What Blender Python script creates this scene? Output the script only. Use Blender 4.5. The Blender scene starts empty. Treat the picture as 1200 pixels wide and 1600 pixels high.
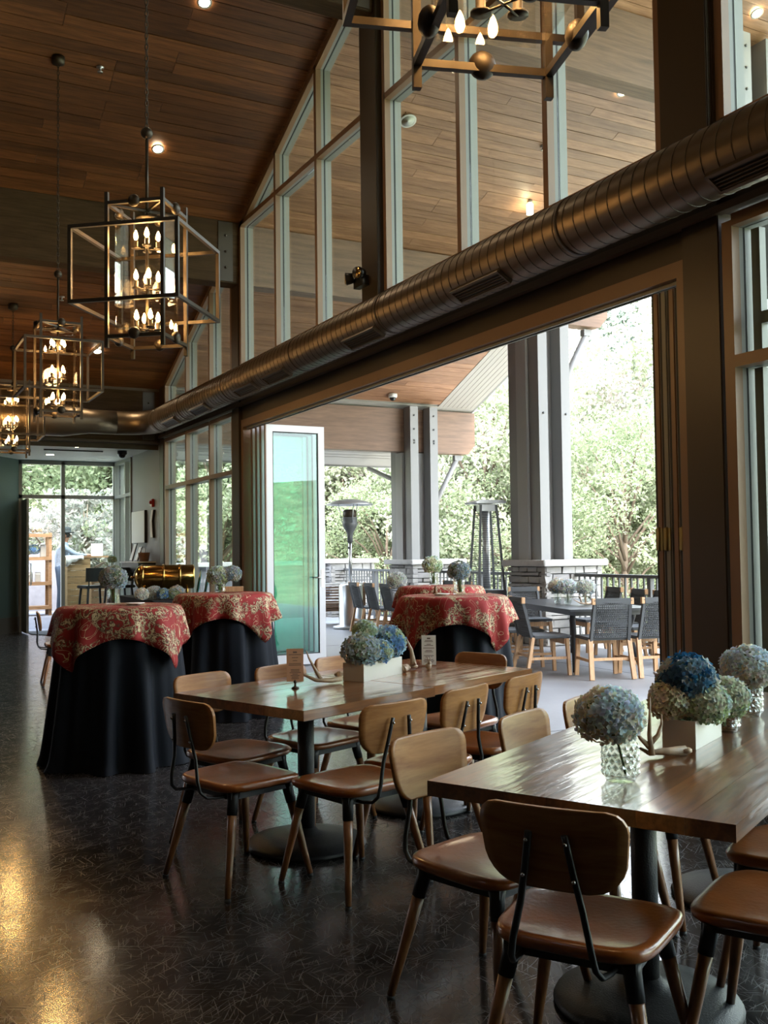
import bpy, bmesh, math, random
import numpy as np
from mathutils import Vector, Matrix
R_ = math.radians
scene = bpy.context.scene
COL = scene.collection
rnd = random.Random(7)

# ------------------------------------------------------------------ camera
F_PX, YAW, PITCH, ROLL, CAM_H = 1543.06, 0.485458, 0.0398583, -0.0125145, 1.44493
fwd = Vector((math.sin(YAW)*math.cos(PITCH), math.cos(YAW)*math.cos(PITCH), math.sin(PITCH)))
rgt = Vector((math.cos(YAW), -math.sin(YAW), 0)); upv = rgt.cross(fwd)
r2 = math.cos(ROLL)*rgt + math.sin(ROLL)*upv; u2v = -math.sin(ROLL)*rgt + math.cos(ROLL)*upv
cam_d = bpy.data.cameras.new('camera'); cam = bpy.data.objects.new('camera', cam_d); COL.objects.link(cam)
cam_d.sensor_fit = 'HORIZONTAL'; cam_d.sensor_width = 36; cam_d.lens = F_PX/1200*36
cam_d.clip_start = 0.05; cam_d.clip_end = 500
cam.matrix_world = Matrix(((r2.x, u2v.x, -fwd.x, 0), (r2.y, u2v.y, -fwd.y, 0), (r2.z, u2v.z, -fwd.z, CAM_H), (0, 0, 0, 1)))
scene.camera = cam

# ------------------------------------------------------------------ sky, sun, exposure
world = bpy.data.worlds.new('sky'); scene.world = world; world.use_nodes = True
wn = world.node_tree.nodes; wl = world.node_tree.links
bg = wn['Background']
tc = wn.new('ShaderNodeTexCoord'); sep = wn.new('ShaderNodeSeparateXYZ'); wl.new(tc.outputs['Generated'], sep.inputs[0])
rampw = wn.new('ShaderNodeValToRGB'); wl.new(sep.outputs['Z'], rampw.inputs[0])
rampw.color_ramp.elements[0].position = 0.0; rampw.color_ramp.elements[0].color = (0.95, 0.97, 1.0, 1)
rampw.color_ramp.elements[1].position = 0.9; rampw.color_ramp.elements[1].color = (0.62, 0.78, 1.0, 1)
wl.new(rampw.outputs[0], bg.inputs['Color']); bg.inputs['Strength'].default_value = 3.9
sun_d = bpy.data.lights.new('sun', 'SUN'); sun_d.energy = 8.5; sun_d.angle = R_(50); sun_d.color = (1, 0.95, 0.86)
sun = bpy.data.objects.new('sun', sun_d); COL.objects.link(sun)
sun.rotation_euler = Vector((0.10, 0.62, -1.0)).to_track_quat('-Z', 'Y').to_euler(); sun.location = (0, 0, 30)
scene.view_settings.view_transform = 'Standard'; scene.view_settings.look = 'None'
scene.view_settings.exposure = 1.5; scene.view_settings.gamma = 1; scene.view_settings.use_curve_mapping = False
cy = scene.cycles
cy.use_denoising = True; cy.max_bounces = 10; cy.diffuse_bounces = 4; cy.glossy_bounces = 4; cy.transmission_bounces = 6
cy.transparent_max_bounces = 24; cy.caustics_reflective = False; cy.caustics_refractive = False
cy.sample_clamp_indirect = 8.0; cy.blur_glossy = 0.5

# ------------------------------------------------------------------ helpers
class MB:
    def __init__(s): s.v = []; s.f = []; s.sm = []
    def add(s, vs, fs, sm=False):
        n = len(s.v); s.v += [tuple(p) for p in vs]; s.f += [tuple(i+n for i in f) for f in fs]; s.sm += [sm]*len(fs); return s
    def box(s, c, d, m=None):
        x, y, z = d[0]/2, d[1]/2, d[2]/2
        vs = [Vector((a*x, b*y, e*z)) for a in (-1, 1) for b in (-1, 1) for e in (-1, 1)]
        if m is not None: vs = [m @ p for p in vs]
        c = Vector(c)
        return s.add([p+c for p in vs], [(0, 1, 3, 2), (4, 6, 7, 5), (0, 4, 5, 1), (2, 3, 7, 6), (0, 2, 6, 4), (1, 5, 7, 3)])
    def b2(s, a, b):
        return s.box(((a[0]+b[0])/2, (a[1]+b[1])/2, (a[2]+b[2])/2), (abs(b[0]-a[0]), abs(b[1]-a[1]), abs(b[2]-a[2])))
    def beam(s, p, q, w, h, up=(0, 0, 1)):
        p, q = Vector(p), Vector(q); d = (q-p); L = d.length; d.normalize(); up = Vector(up)
        if abs(d.dot(up)) > .98: up = Vector((1, 0, 0))
        x = d.cross(up).normalized(); z = x.cross(d)
        return s.box((p+q)/2, (w, L, h), Matrix((x, d, z)).transposed())
    def tube(s, pts, rad, seg=10, cap=True, flat=None):
        pts = [Vector(p) for p in pts]; n = len(pts)
        rs = rad if isinstance(rad, (list, tuple)) else [rad]*n
        t0 = (pts[1]-pts[0]).normalized(); a = Vector((0, 0, 1)) if abs(t0.z) < .9 else Vector((1, 0, 0))
        x = t0.cross(a).normalized(); vs = []; fs = []
        for i, p in enumerate(pts):
            t = (pts[min(i+1, n-1)]-pts[max(i-1, 0)]).normalized()
            x = (x-t*x.dot(t)).normalized(); y = t.cross(x)
            for k in range(seg):
                an = 2*math.pi*k/seg
                vs.append(p+(x*math.cos(an)+y*math.sin(an)*(flat or 1))*rs[i])
        for i in range(n-1):
            for k in range(seg):
                a0 = i*seg+k; b0 = i*seg+(k+1) % seg
                fs.append((a0, b0, b0+seg, a0+seg))
        if cap: fs += [tuple(range(seg))[::-1], tuple(range((n-1)*seg, n*seg))]
        return s.add(vs, fs, True)
    def lathe(s, prof, seg=24, c=(0, 0, 0), fn=None, cap=True):
        vs = []; fs = []; n = len(prof)
        for i, (r, z) in enumerate(prof):
            for k in range(seg):
                an = 2*math.pi*k/seg; rr = r*(fn(an, z) if fn else 1)
                vs.append((c[0]+rr*math.cos(an), c[1]+rr*math.sin(an), c[2]+z))
        for i in range(n-1):
            for k in range(seg):
                a0 = i*seg+k; b0 = i*seg+(k+1) % seg
                fs.append((a0, b0, b0+seg, a0+seg))
        if cap and prof[0][0] > 1e-4: fs.append(tuple(range(seg))[::-1])
        if cap and prof[-1][0] > 1e-4: fs.append(tuple(range((n-1)*seg, n*seg)))
        return s.add(vs, fs, True)
    def ball(s, c, r, seg=14, sz=1.0):
        return s.lathe([(max(r*math.sin(math.pi*i/8), 1e-5), -r*math.cos(math.pi*i/8)*sz) for i in range(9)], seg, c)
    def prism(s, poly, axis, a, b):
        # poly in the two other axes (cyclic order), extruded along axis from a to b
        n = len(poly); vs = []
        for t in (a, b):
            for p in poly:
                q = [0, 0, 0]; q[axis] = t; o = [i for i in range(3) if i != axis]; q[o[0]] = p[0]; q[o[1]] = p[1]; vs.append(q)
        fs = [tuple(range(n)), tuple(range(n, 2*n))[::-1]] + [(i, i+n, (i+1) % n+n, (i+1) % n) for i in range(n)]
        return s.add(vs, fs)
    def mesh(s, name, mat, bevel=0, seg=2, fix=True):
        me = bpy.data.meshes.new(name); me.from_pydata(s.v, [], s.f)
        me.polygons.foreach_set('use_smooth', s.sm)
        if fix or bevel:
            bm = bmesh.new(); bm.from_mesh(me)
            if bevel: bmesh.ops.bevel(bm, geom=bm.edges[:], offset=bevel, segments=seg, affect='EDGES', clamp_overlap=True)
            bmesh.ops.recalc_face_normals(bm, faces=bm.faces); bm.to_mesh(me); bm.free()
        for m in (mat if isinstance(mat, (list, tuple)) else [mat]): me.materials.append(m)
        return me
    def build(s, name, mat, parent=None, bevel=0, seg=2, smooth_angle=True):
        return link(name, s.mesh(name, mat, bevel, seg), parent)
def link(name, me, parent=None, loc=None, rz=None):
    o = bpy.data.objects.new(name, me); COL.objects.link(o)
    if parent is not None: o.parent = parent
    if loc is not None: o.location = loc
    if rz is not None: o.rotation_euler = (0, 0, rz)
    return o
def tag(o, label, cat, group=None, kind=None):
    o['label'] = label; o['category'] = cat
    if group: o['group'] = group
    if kind: o['kind'] = kind
    return o
def thing(name, label, cat, loc=(0, 0, 0), rz=0, group=None):
    o = bpy.data.objects.new(name, None); COL.objects.link(o); o.location = loc; o.rotation_euler = (0, 0, rz)
    o.empty_display_size = .1
    return tag(o, label, cat, group)
def struct(o): o['kind'] = 'structure'; return o
def sempty(name): return struct(link(name, None))
KIDS = {}
def kids(o): return [c for c in o.children]
def dup(root, loc, rz, label=None, group=None):
    r = root.copy(); COL.objects.link(r); r.location = loc; r.rotation_euler = (0, 0, rz)
    if label: r['label'] = label
    if group: r['group'] = group
    for ch in kids(root):
        c = ch.copy(); COL.objects.link(c); c.parent = r
        for g in kids(ch):
            d = g.copy(); COL.objects.link(d); d.parent = c
    return r
HD = lambda deg: -R_(deg)        # heading (clockwise from +Y) to z rotation
def hv(deg): return Vector((math.sin(R_(deg)), math.cos(R_(deg)), 0))

# ------------------------------------------------------------------ materials
MATS = {}
def mat(name, col, rough=.5, metal=0, emit=None, es=0, spec=.5, coat=0, bump=0, bscale=40, var=0, vscale=8):
    m = bpy.data.materials.new(name); m.use_nodes = True; nt = m.node_tree; b = nt.nodes['Principled BSDF']
    b.inputs['Base Color'].default_value = (*col, 1); b.inputs['Roughness'].default_value = rough; b.inputs['Metallic'].default_value = metal
    b.inputs['Specular IOR Level'].default_value = spec
    if coat: b.inputs['Coat Weight'].default_value = coat; b.inputs['Coat Roughness'].default_value = .12
    if emit: b.inputs['Emission Color'].default_value = (*emit, 1); b.inputs['Emission Strength'].default_value = es
    if bump or var:
        t = nt.nodes.new('ShaderNodeTexCoord'); n = nt.nodes.new('ShaderNodeTexNoise'); nt.links.new(t.outputs['Object'], n.inputs['Vector'])
        n.inputs['Scale'].default_value = bscale if bump else vscale; n.inputs['Detail'].default_value = 5
        if bump:
            bp = nt.nodes.new('ShaderNodeBump'); bp.inputs['Strength'].default_value = bump; bp.inputs['Distance'].default_value = .01
            nt.links.new(n.outputs['Fac'], bp.inputs['Height']); nt.links.new(bp.outputs[0], b.inputs['Normal'])
        if var:
            n2 = nt.nodes.new('ShaderNodeTexNoise'); nt.links.new(t.outputs['Object'], n2.inputs['Vector']); n2.inputs['Scale'].default_value = vscale
            rp = nt.nodes.new('ShaderNodeMapRange'); rp.inputs['From Min'].default_value = .3; rp.inputs['From Max'].default_value = .7
            rp.inputs['To Min'].default_value = 1-var; rp.inputs['To Max'].default_value = 1+var; nt.links.new(n2.outputs['Fac'], rp.inputs[0])
            hs = nt.nodes.new('ShaderNodeHueSaturation'); hs.inputs['Color'].default_value = (*col, 1); nt.links.new(rp.outputs[0], hs.inputs['Value'])
            nt.links.new(hs.outputs[0], b.inputs['Base Color'])
    MATS[name] = m; return m
def nd(nt, t, **k):
    n = nt.nodes.new(t)
    for a, v in k.items():
        if a in n.inputs: n.inputs[a].default_value = v
        else: setattr(n, a, v)
    return n
def ramp(nt, src, stops):
    r = nt.nodes.new('ShaderNodeValToRGB'); e = r.color_ramp.elements
    while len(e) < len(stops): e.new(.5)
    for i, (p, c) in enumerate(stops): e[i].position = p; e[i].color = (*c, 1) if len(c) == 3 else c
    nt.links.new(src, r.inputs[0]); return r
def wood(name, dark, light, axis=0, rough=.45, scale=1.0, rand=.35, coat=0, bump=.15, wav=0, spec=.5):
    """grain that runs along the given object axis; every object gets its own shade and offset"""
    m = bpy.data.materials.new(name); m.use_nodes = True; nt = m.node_tree; b = nt.nodes['Principled BSDF']; L = nt.links
    t = nd(nt, 'ShaderNodeTexCoord'); oi = nd(nt, 'ShaderNodeObjectInfo')
    mp = nd(nt, 'ShaderNodeMapping'); sc = [14*scale]*3; sc[axis] = 1.1*scale; mp.inputs['Scale'].default_value = sc
    mul = nd(nt, 'ShaderNodeMath', operation='MULTIPLY'); mul.inputs[1].default_value = 37; L.new(oi.outputs['Random'], mul.inputs[0])
    L.new(t.outputs['Object'], mp.inputs['Vector']); cb = nd(nt, 'ShaderNodeCombineXYZ')
    for i in range(3): L.new(mul.outputs[0], cb.inputs[i])
    L.new(cb.outputs[0], mp.inputs['Location'])
    n1 = nd(nt, 'ShaderNodeTexNoise', Scale=1.6, Detail=7, Roughness=.62, Distortion=.6); L.new(mp.outputs[0], n1.inputs['Vector'])
    n2 = nd(nt, 'ShaderNodeTexNoise', Scale=5.5, Detail=3, Roughness=.5); L.new(mp.outputs[0], n2.inputs['Vector'])
    mx = nd(nt, 'ShaderNodeMath', operation='MULTIPLY_ADD'); L.new(n2.outputs['Fac'], mx.inputs[0]); mx.inputs[1].default_value = .35
    L.new(n1.outputs['Fac'], mx.inputs[2])
    mid = tuple((a+c)/2 for a, c in zip(dark, light))
    rp = ramp(nt, mx.outputs[0], [(.42, dark), (.66, mid), (.9, light)])
    hs = nd(nt, 'ShaderNodeHueSaturation'); L.new(rp.outputs[0], hs.inputs['Color'])
    mr = nd(nt, 'ShaderNodeMapRange'); mr.inputs['To Min'].default_value = 1-rand; mr.inputs['To Max'].default_value = 1+rand; L.new(oi.outputs['Random'], mr.inputs[0])
    L.new(mr.outputs[0], hs.inputs['Value']); L.new(hs.outputs[0], b.inputs['Base Color'])
    b.inputs['Roughness'].default_value = rough; b.inputs['Specular IOR Level'].default_value = spec
    if coat: b.inputs['Coat Weight'].default_value = coat; b.inputs['Coat Roughness'].default_value = .07
    bp = nd(nt, 'ShaderNodeBump', Strength=bump, Distance=.004); L.new(mx.outputs[0], bp.inputs['Height'])
    if wav:
        mp2 = nd(nt, 'ShaderNodeMapping'); s2 = [13]*3; s2[axis] = 3.2; mp2.inputs['Scale'].default_value = s2; L.new(t.outputs['Object'], mp2.inputs['Vector'])
        n3 = nd(nt, 'ShaderNodeTexNoise', Scale=1.0, Detail=2); L.new(mp2.outputs[0], n3.inputs['Vector'])
        b2 = nd(nt, 'ShaderNodeBump', Strength=wav, Distance=.006); L.new(n3.outputs['Fac'], b2.inputs['Height']); L.new(bp.outputs[0], b2.inputs['Normal'])
        L.new(b2.outputs[0], b.inputs['Normal'])
        if coat: L.new(b2.outputs[0], b.inputs['Coat Normal'])
    else: L.new(bp.outputs[0], b.inputs['Normal'])
    MATS[name] = m; return m
def glass(name, tint, gloss=(1, 1, 1), ior=1.45, rough=.0, bump=0):
    m = bpy.data.materials.new(name); m.use_nodes = True; nt = m.node_tree; nt.nodes.remove(nt.nodes['Principled BSDF']); L = nt.links
    tr = nd(nt, 'ShaderNodeBsdfTransparent', Color=(*tint, 1)); gl = nd(nt, 'ShaderNodeBsdfGlossy', Color=(*gloss, 1), Roughness=rough)
    lw = nd(nt, 'ShaderNodeLayerWeight', Blend=.5); pw = nd(nt, 'ShaderNodeMath', operation='POWER'); L.new(lw.outputs['Facing'], pw.inputs[0]); pw.inputs[1].default_value = 5
    f0 = ((ior-1)/(ior+1))**2; fr = nd(nt, 'ShaderNodeMath', operation='MULTIPLY_ADD'); L.new(pw.outputs[0], fr.inputs[0]); fr.inputs[1].default_value = 1-f0; fr.inputs[2].default_value = f0
    mx = nd(nt, 'ShaderNodeMixShader'); L.new(fr.outputs[0], mx.inputs[0]); L.new(tr.outputs[0], mx.inputs[1]); L.new(gl.outputs[0], mx.inputs[2]); L.new(mx.outputs[0], nt.nodes['Material Output'].inputs[0])
    MATS[name] = m; return m
M = MATS
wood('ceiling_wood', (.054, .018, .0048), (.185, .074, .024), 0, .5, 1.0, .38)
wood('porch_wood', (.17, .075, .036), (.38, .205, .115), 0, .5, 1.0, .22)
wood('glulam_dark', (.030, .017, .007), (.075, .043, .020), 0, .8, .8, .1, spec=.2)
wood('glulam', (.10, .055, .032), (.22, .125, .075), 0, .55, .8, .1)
wood('table_wood', (.075, .025, .006), (.28, .11, .032), 0, .3, 1.2, .34, coat=1.0, bump=.2, wav=.5)
wood('chair_ply', (.22, .082, .021), (.40, .185, .058), 0, .42, 1.5, .12, coat=.08, bump=.05, spec=.35)
wood('leg_wood', (.14, .055, .02), (.27, .115, .042), 2, .35, 2, .1, coat=.3, bump=.05)
wood('teak', (.38, .20, .09), (.62, .38, .20), 2, .5, 2, .1)
wood('shelf_wood', (.17, .088, .036), (.32, .19, .095), 0, .6, 1.5, .12)
wood('chipboard', (.15, .088, .033), (.32, .205, .09), 0, .7, 2.2, .15)
mat('seat_leather', (.26, .075, .014), .30, spec=.5, coat=.5, bump=.12, bscale=60, var=.25, vscale=7)
mat('black_steel', (.012, .012, .013), .38, 0, spec=.4)
mat('black_cast', (.012, .013, .015), .45, 0, bump=.25, bscale=180)
mat('black_rubber', (.01, .01, .01), .6)
mat('chrome', (.6, .6, .6), .15, 1)
mat('bronze_paint', (.115, .075, .045), .42, .0, spec=.4)
mat('steel_brown', (.05, .036, .022), .42, 0, spec=.35)
mat('frame_brown', (.22, .132, .076), .4, 0, spec=.4)
mat('frame_grey', (.21, .215, .20), .5)
mat('gasket', (.008, .008, .008), .6)
mat('panel_silver', (.55, .56, .58), .4)
mat('porch_grey', (.29, .285, .28), .55)
mat('post_grey', (.20, .20, .20), .5)
mat('white_board', (.72, .73, .72), .5)
mat('slat_grey', (.34, .325, .30), .5)
mat('teal_paint', (.075, .12, .115), .55)
mat('taupe_paint', (.10, .095, .085), .6)
mat('grey_paint', (.30, .31, .32), .6)
mat('room_paint', (.09, .07, .055), .7)
mat('cap_stone', (.46, .45, .44), .75, bump=.2, bscale=25, var=.08)
mat('mortar', (.07, .07, .07), .9)
mat('white_ceramic', (.62, .60, .55), .45)
mat('off_white', (.78, .77, .74), .6)
mat('paper', (.75, .72, .68), .7)
mat('kraft_card', (.50, .27, .16), .7)
mat('ink', (.14, .09, .07), .8)
mat('antler', (.36, .26, .17), .45, var=.35, vscale=18, bump=.15, bscale=60)
mat('stem_green', (.10, .20, .04), .5)
mat('bloom_core', (.10, .13, .05), .8)
mat('navy_cloth', (.003, .0052, .0095), .75, spec=.2)
mat('stainless', (.55, .56, .57), .28, 1)
mat('galv', (.50, .51, .52), .4, .6)
mat('heater_grey', (.10, .105, .11), .5)
mat('rope_grey', (.075, .08, .085), .75)
mat('dark_top', (.028, .03, .034), .35)
mat('brass', (.62, .36, .11), .18, 1)
mat('hinge_brass', (.30, .22, .08), .4, .8)
mat('chand_bronze', (.045, .032, .02), .42, .5)
mat('bulb', (1, .8, .5), .4, emit=(1.0, .55, .18), es=60)
mat('filament', (1, .8, .5), .4, emit=(1.0, .62, .25), es=90)
mat('lamp_white', (1, .9, .7), .4, emit=(1.0, .82, .55), es=25)
mat('lamp_ring', (.55, .53, .5), .5)
mat('camera_white', (.75, .75, .74), .35)
mat('black_gloss', (.006, .006, .007), .1)
mat('alarm_red', (.35, .015, .015), .35)
mat('teal_plate', (.05, .22, .22), .25)
mat('black_drape', (.006, .006, .007), .8)
mat('skin', (.24, .115, .07), .5)
mat('shirt', (.16, .20, .26), .8, var=.2, vscale=30)
mat('jeans', (.06, .10, .17), .8)
mat('hat_felt', (.015, .021, .024), .8)
mat('concrete_wall', (.15, .15, .17), .8, var=.1)
mat('bag_paper', (.34, .33, .30), .8)
mat('bark', (.16, .12, .09), .9, bump=.4, bscale=12)
mat('pale_bark', (.42, .40, .37), .9, bump=.4, bscale=12)
mat('mat_grey', (.03, .03, .033), .9)
mat('stool_blue', (.03, .045, .055), .5)
glass('window_glass', (.86, .91, .88))
glass('entry_glass', (.76, .80, .78))
glass('door_glass', (.66, .84, .79), ior=1.5)
glass('chand_glass', (.97, .96, .93), ior=1.5)
glass('jar_glass', (.88, .90, .88), ior=1.75)
glass('jar_facet', (.62, .64, .62), ior=2.7)
glass('bulb_glass', (1, .93, .8), ior=1.4)
# duct: spiral sheet steel
m = mat('duct_steel', (.15, .112, .075), .40, .85)
# stone: shade per piece
def stone_mat():
    m = mat('ledge_stone', (.3, .3, .3), .85, bump=.6, bscale=14); nt = m.node_tree; b = nt.nodes['Principled BSDF']
    oi = nd(nt, 'ShaderNodeObjectInfo'); rp = ramp(nt, oi.outputs['Random'], [(0, (.20, .195, .19)), (.35, (.33, .32, .31)), (.7, (.28, .27, .25)), (1, (.44, .43, .42))])
    t = nd(nt, 'ShaderNodeTexCoord'); n = nd(nt, 'ShaderNodeTexNoise', Scale=9.0, Detail=6); nt.links.new(t.outputs['Object'], n.inputs['Vector'])
    mx = nd(nt, 'ShaderNodeMix', data_type='RGBA', blend_type='MULTIPLY'); mx.inputs['Factor'].default_value = .5
    nt.links.new(rp.outputs[0], mx.inputs['A']); nt.links.new(n.outputs['Fac'], mx.inputs['B'])
    br = nd(nt, 'ShaderNodeBrightContrast', Bright=.08); nt.links.new(mx.outputs['Result'], br.inputs[0]); nt.links.new(br.outputs[0], b.inputs['Base Color'])
stone_mat()
# concrete floors with fine straw-like scratches
def concrete(name, dark, light, scr, r0, r1, scrcol, coat=0):
    m = bpy.data.materials.new(name); m.use_nodes = True; nt = m.node_tree; b = nt.nodes['Principled BSDF']; L = nt.links
    t = nd(nt, 'ShaderNodeTexCoord')
    n1 = nd(nt, 'ShaderNodeTexNoise', Scale=1.3, Detail=8, Roughness=.65); L.new(t.outputs['Object'], n1.inputs['Vector'])
    n2 = nd(nt, 'ShaderNodeTexNoise', Scale=26, Detail=4, Roughness=.6); L.new(t.outputs['Object'], n2.inputs['Vector'])
    ad = nd(nt, 'ShaderNodeMath', operation='MULTIPLY_ADD'); L.new(n2.outputs['Fac'], ad.inputs[0]); ad.inputs[1].default_value = .35; L.new(n1.outputs['Fac'], ad.inputs[2])
    rp = ramp(nt, ad.outputs[0], [(.45, dark), (.9, light)])
    # scratches: stretched noise at several angles
    tot = None
    for i, (ang, sx, sy) in enumerate(((12, 6, 190), (58, 7, 215), (101, 5, 180), (147, 6, 225), (78, 8, 240), (33, 5, 205))):
        mp = nd(nt, 'ShaderNodeMapping', vector_type='TEXTURE'); mp.inputs['Rotation'].default_value = (0, 0, R_(ang)); mp.inputs['Scale'].default_value = (1/sx, 1/sy, 1); mp.inputs['Location'].default_value = (i*7.3, i*3.1, 0)
        dn = nd(nt, 'ShaderNodeTexNoise', Scale=2.5, Detail=1)
        L.new(t.outputs['Object'], dn.inputs['Vector'])
        va = nd(nt, 'ShaderNodeVectorMath', operation='MULTIPLY_ADD'); L.new(dn.outputs['Color'], va.inputs[0]); va.inputs[1].default_value = (.06, .06, 0); L.new(t.outputs['Object'], va.inputs[2])
        L.new(va.outputs[0], mp.inputs['Vector'])
        nn = nd(nt, 'ShaderNodeTexNoise', Scale=1.0, Detail=0); L.new(mp.outputs[0], nn.inputs['Vector'])
        mr = nd(nt, 'ShaderNodeMapRange'); mr.inputs['From Min'].default_value = .72; mr.inputs['From Max'].default_value = .76; L.new(nn.outputs['Fac'], mr.inputs[0])
        if tot is None: tot = mr.outputs[0]
        else:
            mx = nd(nt, 'ShaderNodeMath', operation='MAXIMUM'); L.new(tot, mx.inputs[0]); L.new(mr.outputs[0], mx.inputs[1]); tot = mx.outputs[0]
    sm = nd(nt, 'ShaderNodeMath', operation='MULTIPLY'); L.new(tot, sm.inputs[0]); sm.inputs[1].default_value = scr
    mix = nd(nt, 'ShaderNodeMix', data_type='RGBA'); L.new(sm.outputs[0], mix.inputs['Factor']); L.new(rp.outputs[0], mix.inputs['A']); mix.inputs['B'].default_value = (*scrcol, 1)
    L.new(mix.outputs['Result'], b.inputs['Base Color'])
    rr = nd(nt, 'ShaderNodeMapRange'); rr.inputs['From Min'].default_value = .45; rr.inputs['From Max'].default_value = .95; rr.inputs['To Min'].default_value = r0; rr.inputs['To Max'].default_value = r1; L.new(ad.outputs[0], rr.inputs[0])
    rs = nd(nt, 'ShaderNodeMath', operation='MULTIPLY_ADD'); L.new(tot, rs.inputs[0]); rs.inputs[1].default_value = .25*scr; L.new(rr.outputs[0], rs.inputs[2]); L.new(rs.outputs[0], b.inputs['Roughness'])
    bp = nd(nt, 'ShaderNodeBump', Strength=.03, Distance=.004); L.new(ad.outputs[0], bp.inputs['Height']); L.new(bp.outputs[0], b.inputs['Normal'])
    MATS[name] = m
concrete('floor_concrete', (.012, .011, .011), (.034, .030, .028), .6, .11, .22, (.14, .13, .125))
concrete('patio_concrete', (.20, .20, .21), (.30, .30, .31), .15, .42, .6, (.4, .4, .4))
# red toile tablecloth
def toile():
    m = bpy.data.materials.new('red_toile'); m.use_nodes = True; nt = m.node_tree; b = nt.nodes['Principled BSDF']; L = nt.links
    uv = nd(nt, 'ShaderNodeUVMap'); 
    big = nd(nt, 'ShaderNodeTexNoise', Scale=5.2, Detail=2, Roughness=.5); L.new(uv.outputs[0], big.inputs['Vector'])
    fine = nd(nt, 'ShaderNodeTexNoise', Scale=13, Detail=4, Roughness=.6, Distortion=1.6); L.new(uv.outputs[0], fine.inputs['Vector'])
    mask = nd(nt, 'ShaderNodeMapRange'); mask.inputs['From Min'].default_value = .47; mask.inputs['From Max'].default_value = .52; L.new(big.outputs['Fac'], mask.inputs[0])
    d = nd(nt, 'ShaderNodeMath', operation='SUBTRACT'); L.new(fine.outputs['Fac'], d.inputs[0]); d.inputs[1].default_value = .5
    ab = nd(nt, 'ShaderNodeMath', operation='ABSOLUTE'); L.new(d.outputs[0], ab.inputs[0])
    line = nd(nt, 'ShaderNodeMapRange'); line.inputs['From Min'].default_value = .035; line.inputs['From Max'].default_value = .012; L.new(ab.outputs[0], line.inputs[0])
    # thin scroll lines everywhere
    sc = nd(nt, 'ShaderNodeTexNoise', Scale=6.5, Detail=1, Distortion=2.2); mp = nd(nt, 'ShaderNodeMapping'); mp.inputs['Location'].default_value = (4, 9, 2); L.new(uv.outputs[0], mp.inputs[0]); L.new(mp.outputs[0], sc.inputs['Vector'])
    d2 = nd(nt, 'ShaderNodeMath', operation='SUBTRACT'); L.new(sc.outputs['Fac'], d2.inputs[0]); d2.inputs[1].default_value = .56
    ab2 = nd(nt, 'ShaderNodeMath', operation='ABSOLUTE'); L.new(d2.outputs[0], ab2.inputs[0])
    line2 = nd(nt, 'ShaderNodeMapRange'); line2.inputs['From Min'].default_value = .012; line2.inputs['From Max'].default_value = .005; L.new(ab2.outputs[0], line2.inputs[0])
    red = nd(nt, 'ShaderNodeRGB'); red.outputs[0].default_value = (.25, .020, .018, 1)
    mid = nd(nt, 'ShaderNodeMapRange'); mid.inputs['From Min'].default_value = .10; mid.inputs['From Max'].default_value = .05; L.new(ab.outputs[0], mid.inputs[0])
    mm = nd(nt, 'ShaderNodeMath', operation='MULTIPLY'); L.new(mid.outputs[0], mm.inputs[0]); L.new(mask.outputs[0], mm.inputs[1])
    x1 = nd(nt, 'ShaderNodeMix', data_type='RGBA'); L.new(mm.outputs[0], x1.inputs['Factor']); L.new(red.outputs[0], x1.inputs['A']); x1.inputs['B'].default_value = (.085, .05, .03, 1)
    ml = nd(nt, 'ShaderNodeMath', operation='MULTIPLY'); L.new(line.outputs[0], ml.inputs[0]); L.new(mask.outputs[0], ml.inputs[1])
    mxx = nd(nt, 'ShaderNodeMath', operation='MAXIMUM'); L.new(ml.outputs[0], mxx.inputs[0]); L.new(line2.outputs[0], mxx.inputs[1])
    x2 = nd(nt, 'ShaderNodeMix', data_type='RGBA'); L.new(mxx.outputs[0], x2.inputs['Factor']); L.new(x1.outputs['Result'], x2.inputs['A']); x2.inputs['B'].default_value = (.55, .42, .25, 1)
    L.new(x2.outputs['Result'], b.inputs['Base Color']); b.inputs['Roughness'].default_value = .75; b.inputs['Specular IOR Level'].default_value = .25
    MATS['red_toile'] = m
toile()
# petals / leaves with vertex colours and some translucency
def leafmat(name, tint=(1, 1, 1), trans=.35):
    m = bpy.data.materials.new(name); m.use_nodes = True; nt = m.node_tree; nt.nodes.remove(nt.nodes['Principled BSDF']); L = nt.links
    at = nd(nt, 'ShaderNodeAttribute', attribute_name='Col'); oi = nd(nt, 'ShaderNodeObjectInfo')
    mr = nd(nt, 'ShaderNodeMapRange'); mr.inputs['To Min'].default_value = .85; mr.inputs['To Max'].default_value = 1.15; L.new(oi.outputs['Random'], mr.inputs[0])
    mul = nd(nt, 'ShaderNodeMix', data_type='RGBA', blend_type='MULTIPLY'); mul.inputs['Factor'].default_value = 1; L.new(at.outputs['Color'], mul.inputs['A']); mul.inputs['B'].default_value = (*tint, 1)
    hs = nd(nt, 'ShaderNodeHueSaturation'); L.new(mul.outputs['Result'], hs.inputs['Color']); L.new(mr.outputs[0], hs.inputs['Value'])
    df = nd(nt, 'ShaderNodeBsdfDiffuse'); tl = nd(nt, 'ShaderNodeBsdfTranslucent'); mx = nd(nt, 'ShaderNodeMixShader'); mx.inputs[0].default_value = trans
    L.new(hs.outputs[0], df.inputs[0]); L.new(hs.outputs[0], tl.inputs[0]); L.new(df.outputs[0], mx.inputs[1]); L.new(tl.outputs[0], mx.inputs[2]); L.new(mx.outputs[0], nt.nodes['Material Output'].inputs[0])
    MATS[name] = m
leafmat('petal', trans=.45); leafmat('leaf', trans=.5)
m = mat('grass', (.30, .31, .17), .95, var=.3, vscale=.6)

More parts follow.
